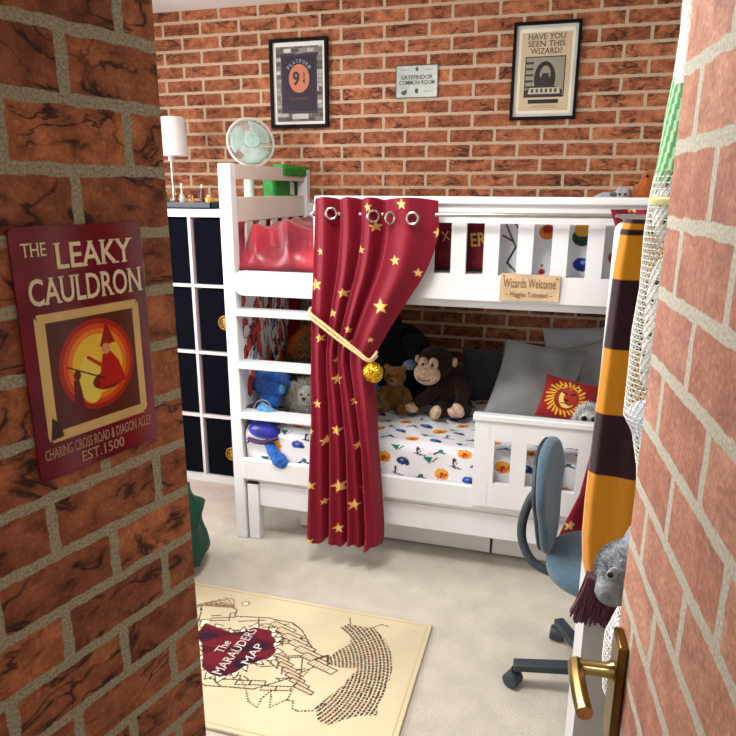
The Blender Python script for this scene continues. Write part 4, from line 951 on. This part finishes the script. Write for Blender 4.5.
for k in range(120):      # architectural strokes of the drawing
    x, y = r4.uniform(-1.28, -.69), r4.uniform(1.6, 1.96); a = r4.choice([.35, .35, 1.9, -.5]); l = r4.uniform(.03, .10)
    p1 = (x, y); p2 = (x + l * math.cos(a), y + l * math.sin(a))
    tmp = cv.C.copy(); cv.line([p1, p2], .0048, ink); cv.C = np.where(m_[..., None], cv.C, tmp)
for k in range(7):       # towers with hatched walls
    x, y = -.93 + k * .035, 1.93 - k * .026
    pts = [(x, y), (x + .095, y - .028), (x + .11, y - .005), (x + .015, y + .024)]
    cv.poly(pts, (206, 190, 158)); cv.line(pts + pts[:1], .0048, ink)
    for q in range(7): cv.line([(x + .012 * q, y + .002 - .0035 * q), (x + .012 * q + .01, y + .018 - .0035 * q)], .0025, (120, 92, 70))
for k in range(8):
    x, y = -.86 + k * .022, 1.80 - k * .020
    pts = [(x - .02, y), (x + .05, y - .02), (x + .055, y - .006), (x - .015, y + .016)]; cv.poly(pts, (196, 178, 148)); cv.line(pts + pts[:1], .0045, ink)
for k in range(6):
    x, y = -1.0 + k * .045, 1.615 + (k % 2) * .012; pts = [(x, y), (x + .05, y + .012), (x + .045, y + .03), (x + .0, y + .02)]; cv.poly(pts, (206, 190, 158)); cv.line(pts + pts[:1], .0045, ink)
for k in range(9):       # sprig of feathers at the top
    cv.line([(-1.10 - .0, 1.985), (-1.13 - k * .016, 2.035 - k * .010), (-1.17 - k * .018, 2.03 - k * .016)], .0045, (130, 100, 70))
cv.ell(-1.07, 2.02, .016, .016, (130, 100, 70)); cv.ell(-1.07, 2.02, .011, .011, (226, 212, 172))
blob = [(-1.16, 1.80), (-1.115, 1.764), (-1.075, 1.70), (-1.054, 1.657), (-1.01, 1.635), (-.973, 1.632), (-.935, 1.664), (-.918, 1.70), (-.885, 1.735), (-.852, 1.765), (-.846, 1.80), (-.868, 1.83), (-.871, 1.856), (-.895, 1.875), (-.907, 1.898), (-.974, 1.900), (-1.005, 1.865), (-1.043, 1.848), (-1.10, 1.86), (-1.16, 1.87)]
cx_, cy_ = -.98, 1.77
for k in range(len(blob)):   # torn paper round the patch
    x, y = blob[k]; dx, dy = x - cx_, y - cy_; q = .028 / math.hypot(dx, dy); cv.poly([(x - dy * .12, y + dx * .12), (x + dx * q, y + dy * q), (x + dy * .12, y - dx * .12)], (240, 230, 200)); cv.line([(x - dy * .12, y + dx * .12), (x + dx * q, y + dy * q), (x + dy * .12, y - dx * .12)], .0048, ink)
cv.poly(blob, (74, 8, 26)); bm_ = cv.inpoly(blob)
h = np.sin(cv.X * 31 + 2 * np.sin(cv.Y * 23)) * np.sin(cv.Y * 37 + 1); cv.C = np.where((bm_ & (h > .1))[..., None], np.array((100, 16, 32.)), cv.C); cv.C = np.where((bm_ & (h < -.45))[..., None], np.array((40, 8, 32.)), cv.C)
cv.line([(-.90, 1.64), (-.87, 1.613), (-.835, 1.56), (-.798, 1.545), (-.80, 1.58), (-.787, 1.625), (-.775, 1.60), (-.76, 1.556), (-.735, 1.585), (-.723, 1.599), (-.70, 1.60), (-.69, 1.57), (-.672, 1.566), (-.629, 1.579), (-.600, 1.62)], .006, ink, .011)
cv.line([(-.72, 1.60), (-.72, 1.68), (-.70, 1.75)], .006, ink, .011)
body1 = [(-.672, 1.985), (-.648, 2.015), (-.60, 2.012), (-.552, 2.018), (-.50, 1.97), (-.460, 1.906), (-.436, 1.83), (-.431, 1.767), (-.434, 1.70), (-.441, 1.66), (-.43, 1.62), (-.455, 1.61), (-.487, 1.600), (-.52, 1.575), (-.566, 1.537), (-.60, 1.55), (-.623, 1.596), (-.60, 1.65), (-.575, 1.70), (-.56, 1.76), (-.545, 1.80), (-.60, 1.785), (-.662, 1.79), (-.655, 1.835), (-.641, 1.863), (-.609, 1.912), (-.625, 1.95)]
fm = cv.inpoly(body1); cxr, cyr = -.78, 1.72
rad_ = np.hypot(cv.X - cxr, (cv.Y - cyr) * .85); ang = np.arctan2(cv.Y - cyr, cv.X - cxr)
row = np.floor(rad_ / .0125); wob = np.sin(row * 7.3) * 3; dash = np.floor((ang * 24 + wob)); hsh = np.abs(np.sin(dash * 12.9898 + row * 78.233) * 43758.5453) % 1
gap = ((ang * 24 + wob) % 1) > (.78 + .15 * hsh); inrow = (rad_ / .0125 % 1) < .64
cv.C = np.where((fm & inrow & ~gap)[..., None], np.where((hsh > .8)[..., None], np.array((120, 66, 52.)), np.array((64, 44, 36.))), cv.C)
cv.line([(-.64, 2.01), (-.655, 2.05)], .004, ink); cv.line([(-.56, 2.015), (-.53, 2.045), (-.50, 2.04)], .004, ink); cv.line([(-.70, 1.80), (-.665, 1.83), (-.655, 1.80)], .010, ink)
P = np.zeros(cv.X.shape + (3,)); P[..., 0] = cv.X; P[..., 1] = cv.Y; P[..., 2] = .0115
painted('printed_pile', P, cv.C, paintmat('rug_pile', .95, bump=.25, bscale=300), rug)
box('rug_backing', mat('rug_binding', (196, 184, 158), .95, bump=.4), (rx0 - .003, rx1 + .003, ry0 - .003, ry1 + .003, .0005, .0112), rug, .003)
sv = mat('silver_thread_print', (214, 200, 190), .6)
TU = Vector((.07, 1, 0)).normalized(); TV = Vector((-1, .07, 0)).normalized()
for body, cx_, cy_, w, hh in (('The', -1.035, 1.77, .062, .034), ('MARAUDERS', -.983, 1.765, .245, .036), ('MAP', -.918, 1.765, .105, .032)): lettering('lettering', body, sv, rug, (cx_, cy_, .0117), TU, TV, w, hh, .0004, .0, serif=True)

# ================================================================== CHAIR
ch = thing('office_chair', (.215, 1.923, 0), 'blue-grey swivel chair on castors in front of the bunk bed', 'chair')
chf = mat('blue_grey_fabric', (66, 94, 112), .85, var=.12, nscale=120, bump=.25, bscale=500, sheen=.3); chd = mat('dark_grey_plastic', (48, 58, 66), .5, var=.08)
def pad(c, F, half, T, m, name, parent, bend=0., n=48):
    """cushion pad: F facing, half(theta)->(across, up)"""
    F = Vector(F).normalized(); up_ = Vector((0, 0, 1)) if abs(F.z) < .8 else Vector((0, 1, 0)); A = up_.cross(F).normalized(); B = F.cross(A); c = Vector(c)
    prof = [(0.02, -.5), (.6, -.5), (.90, -.46), (.98, -.3), (1, -.12), (1.0, .12), (.98, .3), (.90, .46), (.6, .53), (.02, .55)]; vs = []; fs = []
    for (q, d) in prof:
        for j in range(n):
            a, b = half(2 * math.pi * j / n); vs.append(c + A * a * q + B * b * q + F * (d * T + bend * (a * q) ** 2))
    for i in range(len(prof) - 1):
        for j in range(n): fs.append((i * n + j, i * n + (j + 1) % n, (i + 1) * n + (j + 1) % n, (i + 1) * n + j))
    fs += [tuple(range(n)), tuple(range((len(prof) - 1) * n, len(prof) * n))]
    return MB().add(vs, fs).build(name, m, parent, angle=50)
def bh(t):
    s, c_ = math.sin(t), math.cos(t); z = .178 * math.copysign(abs(s) ** .8, s); w = .19 - .07 * (1 / (1 + math.exp(z * 45)))
    return (w * math.copysign(abs(c_) ** .75, c_), z)
FB = (math.cos(R(-9)), math.sin(R(-9)), .09)
pad((.022, 1.975, .640), FB, bh, .036, chf, 'backrest', ch, .35)
pad((.004, 1.980, .640), FB, lambda t: (bh(t)[0] * .97, bh(t)[1] * .97), .018, chd, 'backrest_shell', ch, .35)
MB().tube(catmull([(-.005, 1.98, .66), (-.03, 1.98, .62), (-.05, 1.98, .54), (-.045, 1.975, .47), (-.01, 1.96, .415), (.05, 1.945, .395), (.16, 1.925, .395)], 6), .0145, 12).build('back_arm', chd, ch)
pad((.225, 1.925, .455), (0, 0, 1), lambda t: (.195 * math.copysign(abs(math.cos(t)) ** .85, math.cos(t)), .185 * math.copysign(abs(math.sin(t)) ** .85, math.sin(t))), .065, chf, 'seat', ch)
MB().lathe((.215, 1.923, .09), [(.03, 0), (.03, .16), (.018, .165), (.018, .33)], 20).lathe((.215, 1.923, .395), [(.08, 0), (.08, .025)], 20).build('column', black, ch)
for k in range(5):
    a_ = math.atan2(1.88 - 1.923, -.045 - .215) + k * 2 * math.pi / 5; d = Vector((math.cos(a_), math.sin(a_), 0)); c0 = Vector((.215, 1.923, 0))
    e = c0 + d * .262; n_ = Vector((-d.y, d.x, 0))
    MB().prism([c0 + n_ * .022 + Vector((0, 0, .075)), c0 - n_ * .022 + Vector((0, 0, .075)), e - n_ * .018 + Vector((0, 0, .064)), e + n_ * .018 + Vector((0, 0, .064))], (0, 0, .026)).build('base_leg', chd, ch, bevel=.004)
    n2 = Vector((math.cos(a_ + .9), math.sin(a_ + .9), 0))
    cst = MB().tube([e - n2 * .024 + Vector((0, 0, .0262)), e + n2 * .024 + Vector((0, 0, .0262))], .026, 20).build('castor', chd, ch, bevel=.004)
    MB().tube([e + Vector((0, 0, .03)), e + Vector((0, 0, .068))], .007, 8).build('castor_stem', black, cst)

# ================================================================== TALL WHITE CABINET, SCARF
cb = thing('cabinet', (.32, 1.235, 0), 'tall white cabinet behind the open brick-papered door', 'cabinet')
cbm = mat('cabinet_white', (204, 204, 204), .5, var=.02, nscale=5)
pts = [(.094, 1.12, .0), (.60, 1.12, 0), (.60, 1.12, 1.512)] + [(.094 + .02 - .02 * math.sin(R(a_)), 1.12, 1.492 + .02 * math.cos(R(a_))) for a_ in range(0, 91, 15)]
MB().prism(pts, (0, .205, 0)).build('carcass', cbm, cb, smooth=False)
box('door', cbm, (.345, .598, 1.325, 1.343, .06, 1.50), cb, .002); box('door', cbm, (.096, .342, 1.325, 1.343, .06, 1.50), cb, .002)
yelw = (222, 146, 14); marw = (46, 4, 18)
sc = thing('scarf', (.155, 1.1, .84), 'striped maroon and gold knitted scarf hanging over the tall white cabinet', 'scarf')
cv = Canvas(.088, .235, .90, 1.52, .0022, yelw)
def band(z0, z1, c): cv.put((cv.Y > z0) & (cv.Y <= z1), c)
for z0, z1, c in ((1.50, 1.53, marw), (1.508, 1.513, yelw), (1.431, 1.50, yelw), (1.322, 1.431, marw), (1.214, 1.322, yelw), (1.105, 1.214, marw), (.90, 1.105, yelw)): pass
bands = [(1.503, 1.53, marw), (1.375, 1.503, yelw), (1.215, 1.375, marw), (1.03, 1.215, yelw), (.90, 1.03, marw)]
bands = [(1.509, 1.516, yelw), (1.500, 1.509, marw), (1.516, 1.53, marw), (1.430, 1.500, yelw), (1.319, 1.430, marw), (1.209, 1.319, yelw), (1.102, 1.209, marw), (.90, 1.102, yelw)]
for z0, z1, c in bands: band(z0, z1, c)
P = np.zeros(cv.X.shape + (3,)); zz = cv.Y; q = (cv.X - .088) / .147
xl = np.interp(zz, [.90, .93, .98, 1.05, 1.1, 1.3, 1.45, 1.505, 1.52], [.090, .082, .077, .076, .077, .082, .086, .090, .094])
P[..., 0] = xl + q * (.225 - xl)
P[..., 1] = 1.106 - .010 * np.sin(np.clip(q, 0, 1) * math.pi) - .006 * np.sin(q * 14 + 1) * .4 + np.clip(1 - q * 14, 0, 1) * .010
P[..., 2] = zz
knit = paintmat('knitted_wool', .95, .4, .35, 700)
mb = MB(); mb.grid(P); # carry the scarf over the top of the cabinet
nn = P.shape[0] * P.shape[1]; colr = lin(cv.C).reshape(-1, 3)
Pt = np.zeros((30, P.shape[1], 3)); 
for i in range(30): Pt[i] = P[-1]; Pt[i, :, 1] = P[-1, :, 1] + (i / 29) * .225; Pt[i, :, 2] = 1.520 + .003 * math.sin(i / 29 * math.pi)
mb.grid(Pt); topc = np.ones((30 * P.shape[1], 3)) * lin(np.array(marw, float))
col = np.ones((len(mb.v), 4), np.float32); col[:nn, :3] = colr; col[nn:, :3] = topc; mb.col = col
mb.build('knitted_cloth', knit, sc, solid=.006, angle=80)
r5 = random.Random(5); fr = MB()
for k in range(320):
    x = r5.uniform(.090, .160); y = r5.uniform(1.080, 1.110); dx = (x - .125) * .35 + r5.uniform(-.010, .010) - .006
    fr.tube([(x, y, .915), (x + dx * .5, y - .004, .875), (x + dx, y + r5.uniform(-.012, .008), r5.uniform(.822, .845))], .0020, 5)
fr.ell((.128, 1.097, .905), (.042, .014, .022))
fr.build('tassels', mat('maroon_wool', (84, 6, 36), .95, var=.25, nscale=80, sheen=.4), sc)

# ================================================================== NET OF TOYS BEHIND THE DOOR
nt_ = thing('toy_net', (.17, .95, .80), 'white mesh storage net of soft things hanging behind the open door edge', 'net')
tabl = [(2.45, .150), (1.83, .118), (1.75, .120), (1.70, .118), (1.655, .114), (1.61, .112), (1.585, .110), (1.555, .107), (1.51, .105), (1.44, .107), (1.375, .103), (1.325, .104), (1.26, .104), (1.235, .118), (1.18, .130), (1.08, .138), (1.0, .135), (.95, .128), (.90, .112), (.86, .112), (.80, .118)]
def xl_(z): return float(np.interp(-z, [-t[0] for t in tabl], [t[1] for t in tabl]))
def netpart(name, z0, z1, m, dz, nth, inset=0., wire=0., fat=.055):
    zs = np.arange(z1, z0 - 1e-6, -dz); th = np.linspace(0, 2 * math.pi, nth + 1); P = np.zeros((len(zs), nth + 1, 3))
    for i, z in enumerate(zs):
        f = fat if z < 1.7 else max(.006, fat * (1 - (z - 1.7) / .3))
        f *= 1 + .06 * math.sin(z * 41)
        x0 = xl_(z) + inset; 
        P[i, :, 0] = x0 + f - f * np.cos(th + i * .5 * 2 * math.pi / nth * (1 if wire else 0)); P[i, :, 1] = .95 + f * .9 * np.sin(th + i * .5 * 2 * math.pi / nth * (1 if wire else 0)); P[i, :, 2] = z
    return MB().grid(P).build(name, m, nt_, wire=wire, angle=80)
netw = mat('white_net_cord', (232, 232, 224), .8, var=.04); 
netpart('mesh', 1.12, 1.59, netw, .0075, 42, 0, .0017)
netpart('mesh', .80, 1.12, netw, .0075, 42, 0, .0017)
netpart('gathered_net', 1.69, 2.0, mat('white_gathered_net', (226, 226, 220), .9, var=.12, nscale=160), .01, 24, 0)
zs = np.linspace(1.70, 1.575, 120); th = np.linspace(0, 2 * math.pi, 121); P = np.zeros((120, 121, 3)); C = np.zeros((120, 121, 3))
for i_, z in enumerate(zs):
    f = .055 - .012 * math.exp(-((1.70 - z) / .03) ** 2)
    P[i_, :, 0] = xl_(z) + f - f * np.cos(th); P[i_, :, 1] = .95 + f * .9 * np.sin(th); P[i_, :, 2] = z
    w_s = np.sin(th * 26 + z * 110) > .15; C[i_] = np.where(w_s[:, None], np.array((176, 226, 176.)), np.array((92, 150, 96.)))
painted('green_net', P, C, cloth, nt_)
MB().tube([(.16, .95, 1.98), (.16, .95, 2.465)], .004, 8).build('cord', netw, nt_)
MB().lathe((.165, .95, 1.548), [(.058, 0), (.0595, .003), (.0595, .007), (.057, .010)], 36).build('rim_band', mat('pale_yellow_trim', (226, 220, 150), .7), nt_)
def softstuff(name, z0, z1, colr, label, cat, x0=.006, fat=.048, fn=None, y=.95):
    zs = np.linspace(z1, z0, 90); th = np.linspace(0, 2 * math.pi, 97); P = np.zeros((90, 97, 3)); C = np.ones((90, 97, 3)) * np.array(colr, float)
    for i, z in enumerate(zs):
        e = math.sqrt(max(0.002, 1 - abs(2 * (z - z0) / (z1 - z0) - 1) ** 5)); f = fat * e
        P[i, :, 0] = xl_(z) + x0 + fat - f * np.cos(th) * (1 + .06 * np.sin(3 * th + z * 40)); P[i, :, 1] = y + f * .85 * np.sin(th) * (1 + .05 * np.sin(5 * th + z * 60)); P[i, :, 2] = z
        if fn: fn(C[i], z, th)
    o = painted(name, P, C, cloth, None, (.17, y, z0)); return tag(o, label, cat, None)
def marks(C, z, th):
    m = (np.sin(th * 9 + z * 160) * np.sin(th * 5 - z * 97) > .72); C[m] = (60, 62, 66)
def ribs(C, z, th): C[np.sin(z * 900 + th * 2) > .1] = (226, 120, 130)
def prints(C, z, th):
    if math.sin(z * 420) > .1: C[(np.sin(th * 23 + math.floor(z * 67) * 2.1) > -.1)] = (110, 114, 122)
softstuff('soft_toy', 1.50, 1.60, (230, 230, 226), 'white printed soft bundle at the top of the toy net', 'soft toy', .004, .050, marks)
softstuff('soft_toy', 1.29, 1.495, (232, 232, 226), 'white cloth bundle in the middle of the toy net beside the scarf', 'soft toy', .012, .046, marks)
softstuff('soft_toy', 1.175, 1.285, (216, 226, 238), 'pale blue-white bundle low in the toy net above the grey plush', 'soft toy', .004, .050)
softstuff('soft_toy', .955, 1.02, (238, 214, 216), 'pink and white ribbed bundle in the toy net behind the brass handle', 'soft toy', .002, .046, ribs)
softstuff('soft_toy', .84, .945, (232, 232, 240), 'white printed bundle at the bottom of the toy net', 'soft toy', .002, .050, prints)
se = thing('plush_seal', (.13, .89, .99), 'grey plush seal poking out beside the door edge above the handle', 'soft toy')
sgm = fabric('seal_grey_plush', (146, 154, 162), bump=.5, bs=240)
MB().ell((.126, .885, 1.050), (.044, .044, .044)).ell((.160, .90, 1.090), (.042, .045, .062), (0, 25, 0)).ell((.104, .862, 1.032), (.024, .022, .022)).build('body', sgm, se, remesh=.005, disp=.004, dscale=.008)
tufts('fur', sgm, se, (.126, .885, 1.050), (.0445, .0445, .0445), 5000, .0045, .0010, .2, 13)
MB().ell((.101, .8485, 1.066), (.007, .004, .011), (0, 25, 0)).build('eye_patch', fabric('pale_seal_plush', (176, 182, 190), bump=.3), se)
MB().ell((.098, .8450, 1.066), (.0042, .003, .0042)).build('eye', eyeb, se)
MB().ell((.135, .88, .995), (.014, .014, .018)).build('flipper', fabric('pale_blue_plush', (150, 170, 186), bump=.3), se)

# ================================================================== GREEN CLOTH BY THE LEFT WALL
def gcol(x, y, z):
    C = np.ones(x.shape + (3,)) * np.array((8, 62, 46.)); C[(z > .93)] = (225, 230, 226); return C
heap('beanbag', (-1.50, 2.12, 0), (.17, .20, .205), paintmat('dark_green_velvet', .8, .05, .2, 200), 'dark green velvet beanbag just past the edge of the near brick wall', 'beanbag', .10, 4, col=gcol)

# ================================================================== LIGHT AND CAMERA
def area(name, loc, rot, sx, sy, e, c=(1, 1, 1)):
    l = bpy.data.lights.new(name, 'AREA'); l.shape = 'RECTANGLE'; l.size = sx; l.size_y = sy; l.energy = e; l.color = c
    o = bpy.data.objects.new(name, l); COL.objects.link(o); o.location = loc; o.rotation_euler = [R(a) for a in rot]; return o
area('window_daylight', (-2.80, 1.55, 1.5), (0, -90, 0), 1.35, 1.45, 76, (1, .99, .97))
def fill_lamp(x, y, e, label, c):
    t = thing('ceiling_lamp', (x, y, 2.47), label, 'lamp')
    MB().lathe((x, y, 2.40), [(.02, 0), (.15, .015), (.17, .04), (.17, .07)], 32).build('glass_shade', mat('opal_glass', (240, 238, 232), .3), t)
    l = bpy.data.lights.new('ceiling_light', 'AREA'); l.shape = 'DISK'; l.size = .6; l.energy = e; l.color = c
    o = bpy.data.objects.new('ceiling_light', l); COL.objects.link(o); o.location = (x, y, 2.385)
fill_lamp(-.7, 1.5, 35, 'round opal ceiling lamp in the middle of the bedroom ceiling', (1, .97, .93))  # unseen lamp added as soft fill for the bedroom
fill_lamp(-.1, -.7, 9, 'round opal ceiling lamp in the hallway behind the doorway', (1, .96, .9))  # unseen lamp added to brighten the near wall and door
w = bpy.data.worlds.new('sky'); S.world = w; w.use_nodes = True
w.node_tree.nodes['Background'].inputs['Color'].default_value = (.75, .85, 1, 1); w.node_tree.nodes['Background'].inputs['Strength'].default_value = 1.5

F, PITCH, YAW, ROLL = 660., 15.1, 16.0, .2
y_, p_, r_ = R(YAW), R(PITCH), R(ROLL)
f = Vector((-math.sin(y_) * math.cos(p_), math.cos(y_) * math.cos(p_), -math.sin(p_))); rt = Vector((math.cos(y_), math.sin(y_), 0)); upv = rt.cross(f)
Rr = rt * math.cos(r_) + upv * math.sin(r_); Uu = -rt * math.sin(r_) + upv * math.cos(r_)
cam = bpy.data.cameras.new('camera'); co = bpy.data.objects.new('camera', cam); COL.objects.link(co)
co.matrix_world = Matrix(((Rr.x, Uu.x, -f.x, 0), (Rr.y, Uu.y, -f.y, 0), (Rr.z, Uu.z, -f.z, 1.565), (0, 0, 0, 1)))
cam.sensor_width = 36; cam.lens = 36 * F / 736; cam.clip_start = .02
S.camera = co
S.view_settings.view_transform = 'Standard'; S.view_settings.look = 'None'; S.view_settings.gamma = 1; S.view_settings.use_curve_mapping = False
S.view_settings.exposure = 0.0
